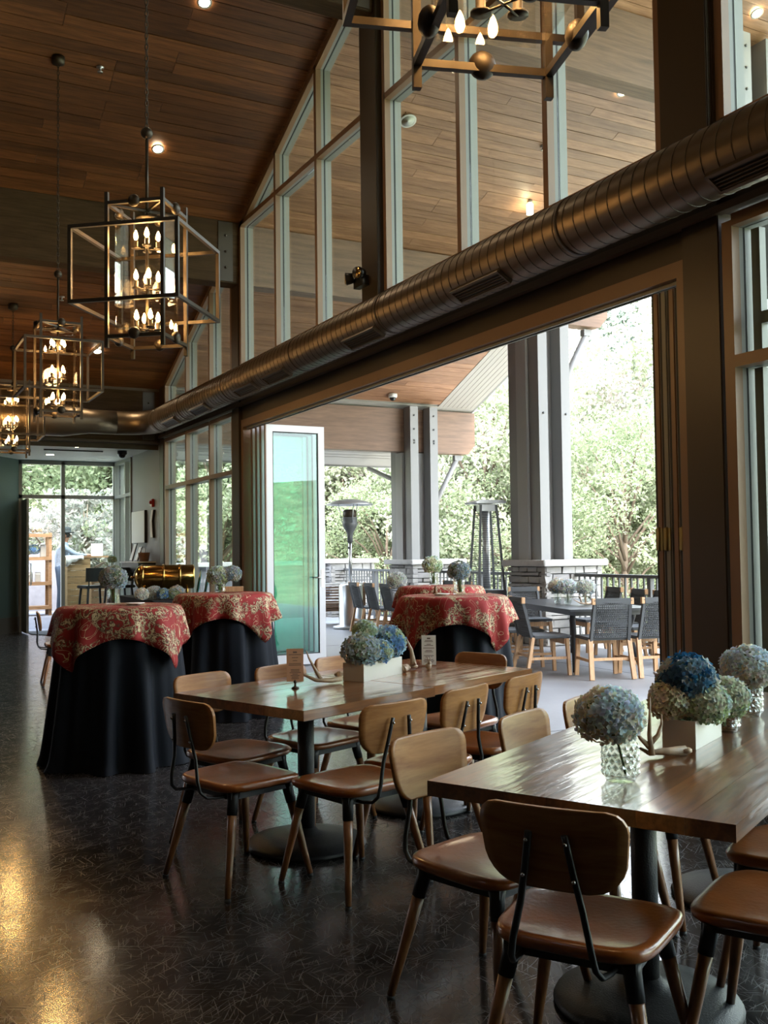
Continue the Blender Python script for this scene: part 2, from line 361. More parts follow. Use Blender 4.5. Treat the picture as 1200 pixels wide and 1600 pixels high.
# ------------------------------------------------------------------ the setting
WX = 4.46                                  # inner face of the glazed wall
def zr(y): return 5.88 + .415*(12.4-y) if y >= 1 else 5.88+.415*11.4-.415*(1-y)
YE = 19.9                                  # far glass wall of the entry
def sbox(name, a, b, mt, par=None, bevel=0): return MB().b2(a, b).build(name, M[mt], par, bevel)

fl = struct(sbox('floor', (-8, -10, -.3), (WX+.12, 20.05, 0), 'floor_concrete'))
struct(sbox('patio_floor', (WX+.12, -6, -.3), (10.6, 22, -.004), 'patio_concrete'))
# floor saw joints on the patio, thin dark inlaid strips
pj = MB()
for y in (6.4, 10.2, 14.0): pj.b2((WX+.12, y-.006, -.02), (10.6, y+.006, -.0032))
pj.b2((7.9, -6, -.02), (7.912, 22, -.0032))
struct(pj.build('trim_1', M['mortar']))
mat('plaza', (.50, .47, .42), .9, var=.12, vscale=1.5)
pz = MB(); pz.b2((10.75, -14, -1.3), (24, 34, -.95)); pz.b2((-8, 20.9+6.2, -1.3), (10.74, 40, -.95)); struct(pz.build('trim_8', M['plaza']))

# ceiling slabs (two slopes) with separate planks where they can be told apart
SL = math.atan(.415)
def roof_poly(y0, y1, t0, t1):
    return [(y0, zr(y0)+t0), (y1, zr(y1)+t0), (y1, zr(y1)+t1), (y0, zr(y0)+t1)]
ceil = sempty('ceiling')
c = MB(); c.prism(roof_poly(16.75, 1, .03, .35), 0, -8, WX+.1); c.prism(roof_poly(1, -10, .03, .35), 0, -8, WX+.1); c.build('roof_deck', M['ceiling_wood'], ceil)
porch = sempty('porch_roof')
c = MB(); c.prism(roof_poly(18.75, 1, .03, .35), 0, WX+.1, 10.68); c.prism(roof_poly(1, -6, .03, .35), 0, WX+.1, 10.68); c.build('roof_deck', M['slat_grey'], porch)
PW = .142
def plank_me(L, nm, mt):
    return MB().box((0, 0, 0), (L-.004, PW-.006, .03)).mesh(nm, M[mt])
pm = {L: plank_me(L, 'plank_%d' % int(L*10), 'ceiling_wood') for L in (1.2, 1.8, 2.4, 3.0, 3.6)}
pm2 = {L: plank_me(L, 'porch_plank_%d' % int(L*10), 'porch_wood') for L in (1.2, 1.8, 2.4, 3.0, 3.6)}
def lay_planks(par, lib, x0, x1, y0, y1, seed, limit):
    rr = random.Random(seed); n = int((y0-y1)/(PW*math.cos(SL))); cnt = 0
    for i in range(n):
        y = y0-(i+.5)*PW*math.cos(SL); x = x0; first = True
        while x < x1-.05:
            rem = x1-x; L = rr.choice([l for l in lib]);
            if first: L = rr.choice((1.2, 1.8, 2.4)); first = False
            if rem < L or rem-L < 1.0:
                # closing piece
                L = min(lib, key=lambda l: abs(l-rem)); sx = rem/L
            else: sx = 1
            if cnt >= limit: return
            o = link('plank', lib[L], par); o.location = (x+L*sx/2, y, zr(y)+.017+rr.uniform(-.003, .003)); o.rotation_euler = (-SL, 0, 0); o.scale = (sx, 1, 1)
            x += L*sx; cnt += 1
    return cnt
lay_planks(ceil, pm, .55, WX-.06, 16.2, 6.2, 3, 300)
lay_planks(porch, pm2, WX+.12, 9.84, 16.3, 6.6, 5, 300)
# the rest of both wooden soffits: same boards, past the pieces that can be picked apart
def rest_planks(par, x0, x1, ya, yb, mt, nm):
    b = MB(); rr = random.Random(9); y = ya
    while y > yb:
        x = x0
        while x < x1:
            L = min(rr.choice((1.8, 2.4, 3.0, 3.6)), x1-x); yc = y-.5*PW*math.cos(SL)
            p = Vector((x, yc, zr(yc)+.017)); b.box((x+L/2, yc, zr(yc)+.017+rr.uniform(-.003, .003)), (L-.004, PW-.006, .03), Matrix.Rotation(-SL, 3, 'X')); x += L
        y -= PW*math.cos(SL)
    o = b.build(nm, M[mt], par); o['kind'] = 'stuff'
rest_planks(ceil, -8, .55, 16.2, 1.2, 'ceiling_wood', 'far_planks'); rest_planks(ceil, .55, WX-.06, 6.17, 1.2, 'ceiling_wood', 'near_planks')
rest_planks(porch, WX+.12, 9.84, 6.57, 1.2, 'porch_wood', 'near_planks')
# grey metal slats: barge band runs down the slope, eave band runs along the eave
for i in range(8):
    xa = 9.845+i*.104
    o = MB().beam((0, -8.0/2, 0), (0, 8.0/2, 0), .096, .03).build('slat', M['slat_grey'], porch)
    ym = 14.6; o.location = (xa+.05, ym, zr(ym)+.012); o.rotation_euler = (-SL, 0, 0)
em = MB().box((0, 0, 0), (10.68-WX-.14, .098, .03)).mesh('eave_slat', M['slat_grey'])
for i in range(20):
    y = 16.36+i*.104*math.cos(SL)*1.1+.05
    o = link('slat', em, porch); o.location = ((10.68+WX+.1)/2, y, zr(y)+.010); o.rotation_euler = (-SL, 0, 0)
sbox('fascia', (WX+.1, 18.75, zr(18.75)-.0), (10.72, 18.80, zr(18.75)+.42), 'post_grey', porch)
bf = MB(); bf.prism([(18.8, zr(18.8)+.0), (1, zr(1)+.0), (1, zr(1)+.42), (18.8, zr(18.8)+.42)], 0, 10.68, 10.73); bf.build('barge_board', M['post_grey'], porch)

# glulam beams: run across the room and out through the glass
def glulam(nm, y, zt, zb, x0, x1, chamfer=True):
    par = sempty(nm); t = .13
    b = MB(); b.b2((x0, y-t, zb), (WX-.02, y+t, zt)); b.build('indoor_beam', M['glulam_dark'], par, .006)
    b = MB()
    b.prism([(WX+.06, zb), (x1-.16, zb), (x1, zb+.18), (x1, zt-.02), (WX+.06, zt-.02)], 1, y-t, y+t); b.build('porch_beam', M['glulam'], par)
    p = MB(); p.b2((WX-.34, y-t-.012, zb+.02), (WX-.14, y-t, zt-.02)); pl = p.build('steel_plate', M['steel_brown'], par)
    for k in range(3):
        zc = zb+.2+k*(zt-zb-.4)/2
        MB().tube([(WX-.24, y-t-.028, zc), (WX-.24, y-t-.010, zc)], .017, 8).build('bolt', M['steel_brown'], pl)
    return par
BY = (16.55, 12.55, 8.5, 4.35)
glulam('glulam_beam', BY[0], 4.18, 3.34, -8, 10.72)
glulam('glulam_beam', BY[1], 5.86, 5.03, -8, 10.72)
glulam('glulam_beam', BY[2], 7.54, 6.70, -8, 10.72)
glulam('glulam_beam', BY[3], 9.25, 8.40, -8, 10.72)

# room shell beyond the glazed wall
struct(sbox('wall_left', (-8.2, -10, 0), (-8, 19.9, 10), 'room_paint'))
struct(sbox('wall_back', (-8, -10.2, 0), (WX+.1, -10, 8.5), 'room_paint'))
struct(sbox('wall_front', (-8, 16.45, 3.30), (WX, 16.64, 4.3), 'room_paint'))      # above the entry soffit, behind the beam
struct(sbox('wall_far', (-8, 19.9, 0), (2.55, 20.05, 3.5), 'room_paint'))
# angled teal wall with its baseboard
tw = MB(); tw.prism([(2.62, 19.86), (1.7, 18.7), (-2.0, 18.7), (-2.0, 19.86)], 2, 0, 3.32)
struct(tw.build('wall_teal', M['teal_paint']))
bb = MB(); bb.prism([(2.635, 19.86), (1.71, 18.69), (1.70, 18.70), (2.62, 19.86)], 2, 0, .30); struct(bb.build('baseboard_teal', M['taupe_paint']))
# solid right wall south of the windows
rw = MB(); rw.b2((WX, -10, 0), (WX+.15, -2.2, 8.2)); struct(rw.build('wall_right', M['steel_brown']))
# grey wall stub between the entry side light and the long windows
gw = MB(); gw.b2((WX-.02, 16.42, 0), (WX+.16, 18.50, 3.30)); struct(gw.build('wall_entry', M['grey_paint']))
# entry soffit with white boards
so = sempty('ceiling_entry')
for i in range(12):
    y = 16.68+i*.27
    MB().b2((-2, y, 3.285), (WX-.02, y+.264, 3.31)).build('board', M['white_board'], so)
sbox('backing', (-2, 16.6, 3.312), (WX+.1, 20.05, 3.42), 'white_board', so)
sbox('slot_diffuser', (2.75, 17.75, 3.265), (3.75, 17.81, 3.288), 'black_steel', so)
sbox('front_trim', (-2, 16.64, 3.22), (WX-.02, 16.68, 3.33), 'steel_brown', so)

# ---- columns of the glazed wall (full-height steel, interrupted by the folding opening)
def column(y0, y1, z0, z1, x0=WX-.06, x1=WX+.13):
    c = MB(); c.b2((x0, y0, z0), (x1, y1, z1)); return struct(c.build('steel_column', M['steel_brown'], None, .006))
column(12.44, 12.72, 0, zr(12.6)-.02); column(4.12, 4.41, 0, zr(4.25)-.05); column(16.17, 16.42, 0, zr(16.2)-.05)
column(8.33, 8.68, 3.86, zr(8.5)-.02, WX-.10, WX+.12); column(4.14, 4.53, 3.86, zr(4.3)-.02, WX-.10, WX+.12)
# header beam over the openings, ledge angle, upper sill
hb = MB(); hb.b2((WX-.03, -2.2, 3.40), (WX+.15, 16.4, 3.88)); struct(hb.build('header_beam', M['steel_brown']))
lg = MB(); lg.b2((WX-.09, -2.2, 3.385), (WX-.03, 16.4, 3.405)); lg.b2((WX-.09, -2.2, 3.405), (WX-.075, 16.4, 3.43)); struct(lg.build('trim_2', M['bronze_paint']))
fb = MB(); fb.b2((WX-.01, 4.42, 3.215), (WX+.13, 12.44, 3.40)); struct(fb.build('trim_3', M['steel_brown']))

# ---- window builder: frame bars with front cap, gasket and outer stop; every pane its own part
def bar(win, p, q, w=.06, cap='frame_brown'):
    """p,q = (y,z) ends of a bar in the plane of the wall"""
    P = lambda x, a: (x, a[0], a[1])
    b = MB(); b.beam(P(WX-.035, p), P(WX-.035, q), .07, w, (0, 0, 1) if p[1] == q[1] else (0, 1, 0))
    up = (0, 0, 1) if abs(p[0]-q[0]) > 1e-6 else (0, 1, 0)
    b = MB(); b.beam(P(WX-.02, p), P(WX-.02, q), .06, w, up); f = b.build('frame_bar', M[cap], win)
    g = MB(); g.beam(P(WX+.025, p), P(WX+.025, q), .03, w*1.0, up); g.build('stop', M['frame_grey'], f)
    g = MB(); g.beam(P(WX+.05, p), P(WX+.05, q), .022, w*.8, up); g.build('gasket', M['gasket'], f)
    g = MB(); g.beam(P(WX+.095, p), P(WX+.095, q), .07, w*.9, up); g.build('outer_stop', M['frame_grey'], f)
def pane(win, poly, mt='window_glass', x=WX+.05):
    b = MB(); b.prism(poly, 0, x-.003, x+.003); b.build('pane', M[mt], win)

# lower left windows (three lights with a transom)
w1 = sempty('window_1')
ys = [16.15, 14.92, 13.74, 12.72]
for y in (16.14, 14.92, 13.74, 12.745): bar(w1, (y, .12), (y, 3.33))
for a, b_ in zip(ys[:-1], ys[1:]):
    for z in (3.33, 2.545, .12): bar(w1, (a-.03, z), (b_+.03, z))
    pane(w1, [(a-.03, .15), (b_+.03, .15), (b_+.03, 2.515), (a-.03, 2.515)]); pane(w1, [(a-.03, 2.575), (b_+.03, 2.575), (b_+.03, 3.30), (a-.03, 3.30)])
sbox('sill', (WX-.05, 12.72, 0), (WX+.13, 16.17, .10), 'steel_brown', w1)
# right window beside the near column
w3 = sempty('window_3')
for y in (4.065, 2.6, 1.1, -.4, -2.0): bar(w3, (y, .12), (y, 3.33), .075)
for a, b_ in ((4.03, 2.64), (2.56, 1.14), (1.06, -.36), (-.44, -1.96)):
    for z in (3.33, 2.51, .12): bar(w3, (a, z), (b_, z), .07)
    pane(w3, [(a, .15), (b_, .15), (b_, 2.475), (a, 2.475)]); pane(w3, [(a, 2.545), (b_, 2.545), (b_, 3.30), (a, 3.30)])
sh = MB()
for y in (3.965,): sh.b2((WX+.07, y-.03, 2.55), (WX+.12, y+.03, 3.28)); sh.b2((WX+.07, y-.03, .16), (WX+.12, y+.03, 2.47))
sh.b2((WX+.07, 2.66, 2.72), (WX+.12, 3.935, 2.79)); sh.build('sash', M['frame_grey'], w3)
sbox('sill', (WX-.05, -2.2, 0), (WX+.13, 4.1, .10), 'steel_brown', w3)
# upper gable glazing
w2 = sempty('window_2')
bays = [(16.15, 14.92), (14.92, 13.74), (13.74, 12.74), (12.42, 11.12), (11.12, 9.89), (9.89, 8.70), (8.30, 6.94), (6.94, 5.75), (5.75, 4.56), (4.12, 2.9), (2.9, 1.6), (1.6, .3), (.3, -1.0)]
done = set()
for a, b_ in bays:
    for y in (a, b_):
        yy = y-.03 if y == a else y+.03
        k = round(y, 2)
        if k in done: continue
        done.add(k)
        yc = y if sum(1 for t in bays for q in t if abs(q-y) < 1e-6) > 1 else (y-.03 if y == a else y+.03)
        bar(w2, (yc, 3.9), (yc, zr(yc)-.05), .06)
    ta, tb = (zr(a)-.075, zr(b_)-.075)
    bar(w2, (a, ta), (b_, tb), .07)
    bar(w2, (a-.03, 3.92), (b_+.03, 3.92))
    if a < 12.5 and a > -5:
        bar(w2, (a-.03, 5.83), (b_+.03, 5.83), .06)
        pane(w2, [(a-.03, 3.95), (b_+.03, 3.95), (b_+.03, min(5.80, zr(b_)-.1)), (a-.03, min(5.80, zr(a)-.1))])
        pane(w2, [(a-.03, 5.86), (b_+.03, 5.86), (b_+.03, zr(b_)-.1), (a-.03, max(zr(a)-.1, 5.865))])
    else: pane(w2, [(a-.03, 3.95), (b_+.03, 3.95), (b_+.03, zr(b_)-.1), (a-.03, zr(a)-.1)])

# folding opening: frame, head track, sill track
d1 = sempty('door_1')
fr = MB(); fr.b2((WX-.03, 4.42, 3.11), (WX+.13, 12.44, 3.21)); fr.build('head', M['frame_brown'], d1)
fr = MB(); fr.b2((WX-.03, 4.42, 0), (WX+.13, 4.49, 3.11)); fr.build('jamb', M['frame_brown'], d1)
fr = MB(); fr.b2((WX-.03, 12.36, 0), (WX+.13, 12.44, 3.11)); fr.build('jamb', M['frame_brown'], d1)
fr = MB(); fr.b2((WX+.02, 4.49, 3.085), (WX+.035, 12.36, 3.11)); fr.b2((WX+.07, 4.49, 3.085), (WX+.085, 12.36, 3.11)); fr.build('track', M['frame_grey'], d1)
fr = MB(); fr.b2((WX+.01, 4.49, 0), (WX+.10, 12.36, .008)); fr.build('sill_track', M['frame_grey'], d1)

# folded door leaves
def leaf(label, y, x0, W, group, inner='frame_brown', handle=False):
    t = thing('folding_door_leaf', label, 'door', (x0, y, .02), 0, group)
    H = 3.05; w = .085; th = .055
    f = MB(); f.b2((0, -th/2, 0), (w, th/2, H)); f.b2((W-w, -th/2, 0), (W, th/2, H)); f.b2((w, -th/2, 0), (W-w, th/2, .13)); f.b2((w, -th/2, H-w), (W-w, th/2, H))
    f.build('frame', M['panel_silver'], t)
    e = MB(); e.b2((-.012, -th/2+.004, 0), (0, th/2-.018, H)); e.build('edge_trim', M[inner], t)
    e = MB(); e.b2((-.006, th/2-.018, 0), (0, th/2+.006, H)); e.build('edge_seal', M['gasket'], t)
    g = MB(); g.b2((w, -.004, .13), (W-w, .004, H-w)); g.build('pane', M['door_glass'], t)
    s = MB(); s.b2((w-.001, -.02, .13), (w+.012, -.006, H-w)); s.b2((W-w-.012, -.02, .13), (W-w+.001, -.006, H-w)); s.b2((w, -.02, H-w-.012), (W-w, -.006, H-w)); s.b2((w, -.02, .13), (W-w, -.006, .142)); s.build('gasket', M['gasket'], t)
    if handle:
        h = MB(); h.b2((W-.06, -th/2-.006, .98), (W-.025, -th/2, 1.20)); h.tube([(W-.042, -th/2-.006, 1.10), (W-.042, -th/2-.05, 1.10), (W-.17, -th/2-.05, 1.10)], .009, 8); h.build('lever_handle', M['stainless'], t)
    return t
gl = 'folding door leaves stacked at the far jamb'
labs = ['pale framed glass folding door leaf facing the room, nearest of its stack', 'second glass folding door leaf behind the pale facing one', 'third glass folding door leaf of the far stack', 'rearmost glass folding door leaf against the far brown jamb']
for i, y in enumerate((11.70, 11.87, 12.03, 12.19)): leaf(labs[i], y, WX+.03, .80, gl, 'frame_brown', i == 0)
gr = 'folding door leaves stacked at the near jamb'
labs = ['folded glass door leaf in near stack, outermost beside the open view', 'second folded glass door leaf of the near stack', 'third folded glass door leaf of the near stack', 'folded glass door leaf against the near brown jamb']
for i, y in enumerate((4.735, 4.667, 4.599, 4.531)):
    t = leaf(labs[i], y, WX+.03, .80, gr, 'frame_brown' if i % 2 == 0 else 'frame_grey')
    if i in (0, 1, 3):
        for z in (.4, 1.48):
            h = MB(); h.b2((-.018, -.03, z-.07), (-.011, .03, z+.07)); h.tube([(-.02, .0, z-.075), (-.02, .0, z+.075)], .007, 8); h.build('hinge', M['hinge_brass'], t)
# entry: glass wall and door
w4 = sempty('window_4')
def xbar(win, p, q, w=.07, y=YE, mt='frame_grey', d=.10):
    b = MB(); b.beam((p[0], y, p[1]), (q[0], y, q[1]), d, w, (0, 0, 1) if p[0] != q[0] else (1, 0, 0)); b.build('frame_bar', M[mt], win)
for x in (2.64, 3.43, 4.43): xbar(w4, (x, 0), (x, 3.26), .07)
for z in (3.24, 2.58): xbar(w4, (2.6, z), (4.46, z), .07)
xbar(w4, (3.45, .06), (4.43, .06), .10)
for a, b_ in ((2.68, 3.39), (3.47, 4.39)):
    MB().b2((a, YE-.003, 2.62), (b_, YE+.003, 3.2)).build('pane', M['entry_glass'], w4)
MB().b2((3.47, YE-.003, .11), (4.39, YE+.003, 2.54)).build('pane', M['entry_glass'], w4)
sbox('lintel', (2.5, YE-.06, 3.27), (WX+.1, YE+.08, 3.4), 'teal_paint', w4)
# side light in the long wall next to the entry
w5 = sempty('window_5')
for y in (19.82, 18.95, 18.53): bar(w5, (y, 0), (y, 3.27), .06, 'frame_grey')
for a, b_ in ((19.82, 18.95), (18.95, 18.53)):
    for z in (3.24, 2.58, .06): bar(w5, (a-.03, z), (b_+.03, z), .06, 'frame_grey')
    pane(w5, [(a-.03, .09), (b_+.03, .09), (b_+.03, 2.55), (a-.03, 2.55)]); pane(w5, [(a-.03, 2.61), (b_+.03, 2.61), (b_+.03, 3.21), (a-.03, 3.21)])
# open entry door leaf swung back along the teal wall
dt = sempty('door_2'); dd = Vector((-.62, -.78, 0)).normalized()
p0 = Vector((2.70, YE-.08, 0)); p1 = p0+dd*.42
f = MB(); f.b2((2.66, YE-.75, .02), (2.70, YE-.06, 2.5)); f.build('frame', M['frame_grey'], dt)
f = MB(); f.tube([(2.73, YE-.66, .9), (2.75, YE-.66, .9), (2.75, YE-.66, 1.3), (2.73, YE-.66, 1.3)], .012, 8); f.build('pull_handle', M['stainless'], dt)

# ------------------------------------------------------------------ spiral duct
def duct():
    t = thing('spiral_duct', 'big round bronze spiral duct running under the gable windows', 'duct', (0, 0, 0))
    X, Z, r = 4.05, 3.52, .188
    pts = [(X, -2.2+i*.5, Z) for i in range(36)]; y1 = 15.1
    pts = [(X, y, Z) for y in np.linspace(-2.2, y1, 30)]
    MB().tube(pts, r, 40, True).build('duct_run', M['duct_steel'], t)
    sp = MB(); n = int((y1+2.0)/.105)          # raised spiral lock seam, a single helix
    hp = []
    for i in range(n*24):
        a = 2*math.pi*i/24; hp.append((X+(r+.0005)*math.cos(a), -2.0+.105*i/24, Z+(r+.0005)*math.sin(a)))
    sp.tube(hp, .0042, 4, False); sp.build('spiral_seam', M['steel_brown'], t)
    cb = MB()
    for y in (2.6, 4.9, 7.4, 9.35, 11.6, 13.5, 14.9): cb.lathe([(r, -.03), (r+.006, -.026), (r+.006, .026), (r, .03)], 40)
    for y in (2.6, 4.95, 7.45, 9.4, 11.6, 13.5, 14.9):
        b = MB(); b.tube([(X, y-.012, Z), (X, y+.012, Z)], r+.006, 40); b.build('coupling_band', M['steel_brown'], t)
    # side grilles low on the room side
    for y in (3.4, 5.95, 7.85, 9.95, 10.9, 12.7, 14.1):
        ang = R_(238); cx, cz = X+(r+.002)*math.cos(ang), Z+(r+.002)*math.sin(ang)
        rm = Matrix.Rotation(-(ang-math.pi), 3, 'Y')
        g = MB(); L = .62
        for s in (-1, 1): g.box((cx, y, cz), (.02, L, .016), rm) if False else None
        nx, nz = math.cos(ang), math.sin(ang); tx, tz = -nz, nx
        def q(u, v, w): return (cx+nx*w+tx*u, y+v, cz+nz*w+tz*u)
        fm = Matrix(((nx, 0, tx), (0, 1, 0), (nz, 0, tz)))
        for u in (-.06, .06): g.box(q(u, 0, .004), (.03, L, .018), fm)
        for v in (-L/2, L/2): g.box(q(0, v, .004), (.03, .018, .137), fm)
        gg = g.build('grille_frame', M['duct_steel'], t)
        k = MB(); k.box(q(0, 0, -.002), (.012, L, .11), fm); k.build('grille_core', M['black_steel'], gg)
        k = MB()
        for j in range(5): k.box(q(-.045+j*.0225, 0, .010), (.008, L-.02, .006), fm)
        k.build('grille_blade', M['steel_brown'], gg)
    # elbow and the cross run towards the left
    el = [(X-1.0*(1-math.cos(a))*.55, y1+.55*math.sin(a), Z) for a in np.linspace(0, math.pi/2, 9)]
    MB().tube(el, r, 32, False).build('elbow', M['duct_steel'], t)
    xr = [X-.55, X-.9, X-1.0, X-1.25, X-1.35, X-5]
    MB().tube([(x, y1+.55, Z) for x in (X-.55, 3.1, 2.9, 2.7, 2.4, -4)], [r, r, r+.03, r+.06, r+.06, r+.06], 32).build('cross_run', M['duct_steel'], t)
duct()

# ------------------------------------------------------------------ porch: piers, posts, braces, railings
def pier(label, x0, y0, LX=1.02, LY=.95, faces=('W', 'S'), seed=1):
    t = thing('stone_pier', label, 'pier', (x0, y0, 0)); rr = random.Random(seed)
    MB().b2((.05, .05, -.3), (LX-.05, LY-.05, 1.19)).build('core', M['mortar'], t)
    c = MB().b2((-.06, -.06, 1.19), (LX+.06, LY+.06, 1.285)); c.build('cap', M['cap_stone'], t, .012)
    for fc in ('W', 'S', 'E'):
        L = LY if fc in 'WE' else LX; z = 0
        while z < 1.17:
            h = min(rr.choice((.06, .075, .09, .11, .13)), 1.185-z); u = 0
            if 1.185-z-h < .05: h = 1.185-z
            while u < L-.01:
                w = rr.uniform(.14, .42)
                if L-u-w < .12: w = L-u
                d = rr.uniform(.07, .105)
                b = MB(); j = .008
                vs = [(a*(w/2-j)+rr.uniform(-.008, .008), e*d/2+ (rr.uniform(-.01, .01) if e < 0 else 0), g*(h/2-j)+rr.uniform(-.006, .006)) for a in (-1, 1) for e in (-1, 1) for g in (-1, 1)]
                b.add(vs, [(0, 1, 3, 2), (4, 6, 7, 5), (0, 4, 5, 1), (2, 3, 7, 6), (0, 2, 6, 4), (1, 5, 7, 3)])
                o = link('stone', b.mesh('stone', M['ledge_stone']), t)
                if fc == 'S': o.location = (u+w/2, .055-d/2+.05, z+h/2)
                elif fc == 'W': o.location = (.055-d/2+.05, L-(u+w/2), z+h/2); o.rotation_euler = (0, 0, -math.pi/2)
                else: o.location = (LX-.055+d/2-.05, u+w/2, z+h/2); o.rotation_euler = (0, 0, math.pi/2)
                u += w
            z += h
    return t
pier('stacked stone pier right of the pyramid heater, under the tallest grey posts', 8.98, 11.90, 1.1, 1.0, seed=11)
pier('stacked stone pier behind the red tables, under the bolted grey posts', 9.08, 16.08, 1.1, 1.0, seed=12)
pier('stone pier outside the right-hand window', 8.98, 7.7, 1.1, 1.0, seed=13)
pier('farthest stone pier, beside the tall mushroom heater', 9.2, 20.0, 1.12, 1.0, seed=14)

def posts(label, yb, zt, zb0=1.285, along=False):
    """four steel channels that clasp the beam, a brace along the beam"""
    t = thing('post_cluster', label, 'posts', (9.4, yb, zb0))
    def ch(x, y):
        b = MB(); b.b2((x-.085, y-.125, 0), (x+.085, y-.10, zt-zb0)); b.b2((x-.085, y-.10, 0), (x-.06, y+.125, zt-zb0)); b.b2((x+.06, y-.10, 0), (x+.085, y+.125, zt-zb0)); b.b2((x-.06, y+.10, 0), (x+.06, y+.125, zt-zb0))
        o = b.build('post', M['post_grey'], t)
        return o
    for x in (-.21, .22):
        f = ch(x, -.27); ch(x, .27)
        for zc in [zt-zb0-.17-.26*k for k in range(3)]+[2.25]:
            MB().tube([(x, -.41, zc), (x, -.395, zc)], .018, 8).build('bolt', M['heater_grey'], f)
    MB().b2((-.34, -.13, 0), (.34, .13, zt-zb0-.86)).build('core_column', M['porch_grey'], t)
    # knee braces
    zb = zt-.86-zb0
    MB().tube([(.30, 0, zb-1.25), (.98, 0, zb-.06)], .05, 12).build('knee_brace', M['post_grey'], t)
    if along: MB().tube([(-.02, .2, zb-.62), (-.02, 1.9, zb-.13)], .045, 12).build('knee_brace', M['post_grey'], t)
    MB().b2((.90, -.05, zb-.10), (1.06, .05, zb+.0)).build('brace_foot', M['post_grey'], t)
    return t
posts('tall grey steel posts on the pier right of the pyramid heater', 12.55, 5.86)
posts('bolted grey steel posts clasping the chamfered wooden beam', 16.55, 4.18, along=True)
posts('grey steel posts outside the right-hand window', 8.5, 7.54)

def railing(label, y0, y1, x=9.55):
    t = thing('railing', label, 'railing', (x, y0, 0)); L = y1-y0
    MB().b2((-.045, 0, 1.03), (.045, L, 1.075)).build('top_rail', M['heater_grey'], t)
    MB().b2((-.02, 0, .10), (.02, L, .14)).build('bottom_rail', M['heater_grey'], t)
    n = int(L/.125); me = MB().b2((-.012, -.012, .14), (.012, .012, 1.03)).mesh('baluster', M['heater_grey'])
    for i in range(n):
        o = link('baluster', me, t, (0, (i+.5)*L/n, 0))
    pm_ = MB().b2((-.035, -.035, 0), (.035, .035, 1.03)).mesh('post', M['heater_grey'])
    for yy in ((L*.5,) if L < 3.4 else (L*.33, L*.66)): link('newel_post', pm_, t, (0, yy, 0))
railing('dark metal railing right of the tall grey posts', 8.72, 11.88)
railing('dark metal railing behind the pyramid heater', 12.92, 16.06)
railing('dark metal railing left of the bolted grey posts', 17.1, 19.98)
lw = MB(); lw.b2((4.9, 20.4, -.3), (9.18, 20.8, 1.16)); struct(lw.build('trim_4', M['concrete_wall']))
lw = MB(); lw.b2((4.85, 20.35, 1.162), (9.18, 20.85, 1.25)); struct(lw.build('trim_5', M['cap_stone']))

# ------------------------------------------------------------------ porch furniture: rope chairs, tables, heaters
def rope_chair(label, x, y, head, group):
    t = thing('rope_chair', label, 'chair', (x, y, 0), HD(head), group)
    for sx in (-1, 1):
        l = MB(); l.beam((sx*.235, .22, 0), (sx*.215, .20, .42), .036, .045); l.build('leg', M['teak'], t)
        l = MB(); l.beam((sx*.245, -.30, 0), (sx*.225, -.215, .44), .036, .05); l.build('leg', M['teak'], t)
        l = MB(); l.beam((sx*.222, -.215, .40), (sx*.205, -.33, .88), .034, .032); l.build('back_post', M['rope_grey'], t)
        l = MB(); l.beam((sx*.232, -.255, .2), (sx*.226, .205, .2), .02, .03); l.build('stretcher', M['teak'], t)
    MB().beam((-.22, .18, .385), (.22, .18, .385), .03, .06).build('apron', M['teak'], t)
    MB().beam((-.23, -.23, .22), (.23, -.23, .22), .02, .03).build('stretcher', M['teak'], t)
    s = MB(); s.b2((-.25, -.21, .425), (.25, .25, .46)); s.build('seat', M['rope_grey'], t, .012)
    # woven back: vertical and slanting cords, open between
    w = MB(); p0, p1 = Vector((0, -.225, .46)), Vector((0, -.325, .85))
    def bp(u, v):
        return (u*(.205-.012*v), p0.y+(p1.y-p0.y)*v-.045*(1-u*u)*.6, p0.z+(p1.z-p0.z)*v)
    for i in range(17):
        v = i/16; w.tube([bp(-1, v), bp(-.5, v), bp(0, v), bp(.5, v), bp(1, v)], .0078, 4, False)
    for i in range(19):
        u = -1+2*(i+.5)/19; k = 4
        w.tube([bp(max(-1, min(1, u+(.06 if j % 2 else -.06))), j/8) for j in range(9)], .0072, 4, False)
    w.build('woven_back', M['rope_grey'], t)
    h = MB(); h.beam((-.21, -.328, .86), (.21, -.328, .86), .04, .075); h.build('top_band', M['rope_grey'], t, .01)
    cm = MB().b2((-.017, -.02, -.035), (.017, .02, .035)).mesh('corner_block', M['teak'])
    for sx in (-1, 1): link('corner_block', cm, t, (sx*.222, -.325, .865))
    return t
PT = Vector((7.22, 9.12, 0)); PH = 16.0; pu, pv = hv(PH), hv(PH+90)   # long dir, short dir
def pat(a, b): return PT+pu*a+pv*b
def patio_table(label, corner, head, L, W):
    c = corner+hv(head)*L/2+hv(head+90)*W/2
    t = thing('porch_table', label, 'table', c, HD(head), None)
    MB().b2((-W/2, -L/2, .715), (W/2, L/2, .745)).build('tabletop', M['dark_top'], t, .004)
    MB().b2((-W/2+.12, -L/2+.12, .66), (W/2-.12, L/2-.12, .714)).build('apron', M['dark_top'], t)
    for sx in (-1, 1):
        for sy in (-1, 1):
            l = MB(); l.tube([(sx*(W/2-.16), sy*(L/2-.30), .69), (sx*(W/2-.17), sy*(L/2-.34), .60), (sx*(W/2-.20), sy*(L/2-.38), .45), (sx*(W/2-.13), sy*(L/2-.2), .0)], [.035, .04, .035, .026], 8); l.build('leg', M['dark_top'], t)
    return t
patio_table('dark porch table set with small white hydrangea vases', PT, PH, 2.5, 1.1)
G = 'rope chairs round the dark porch table'
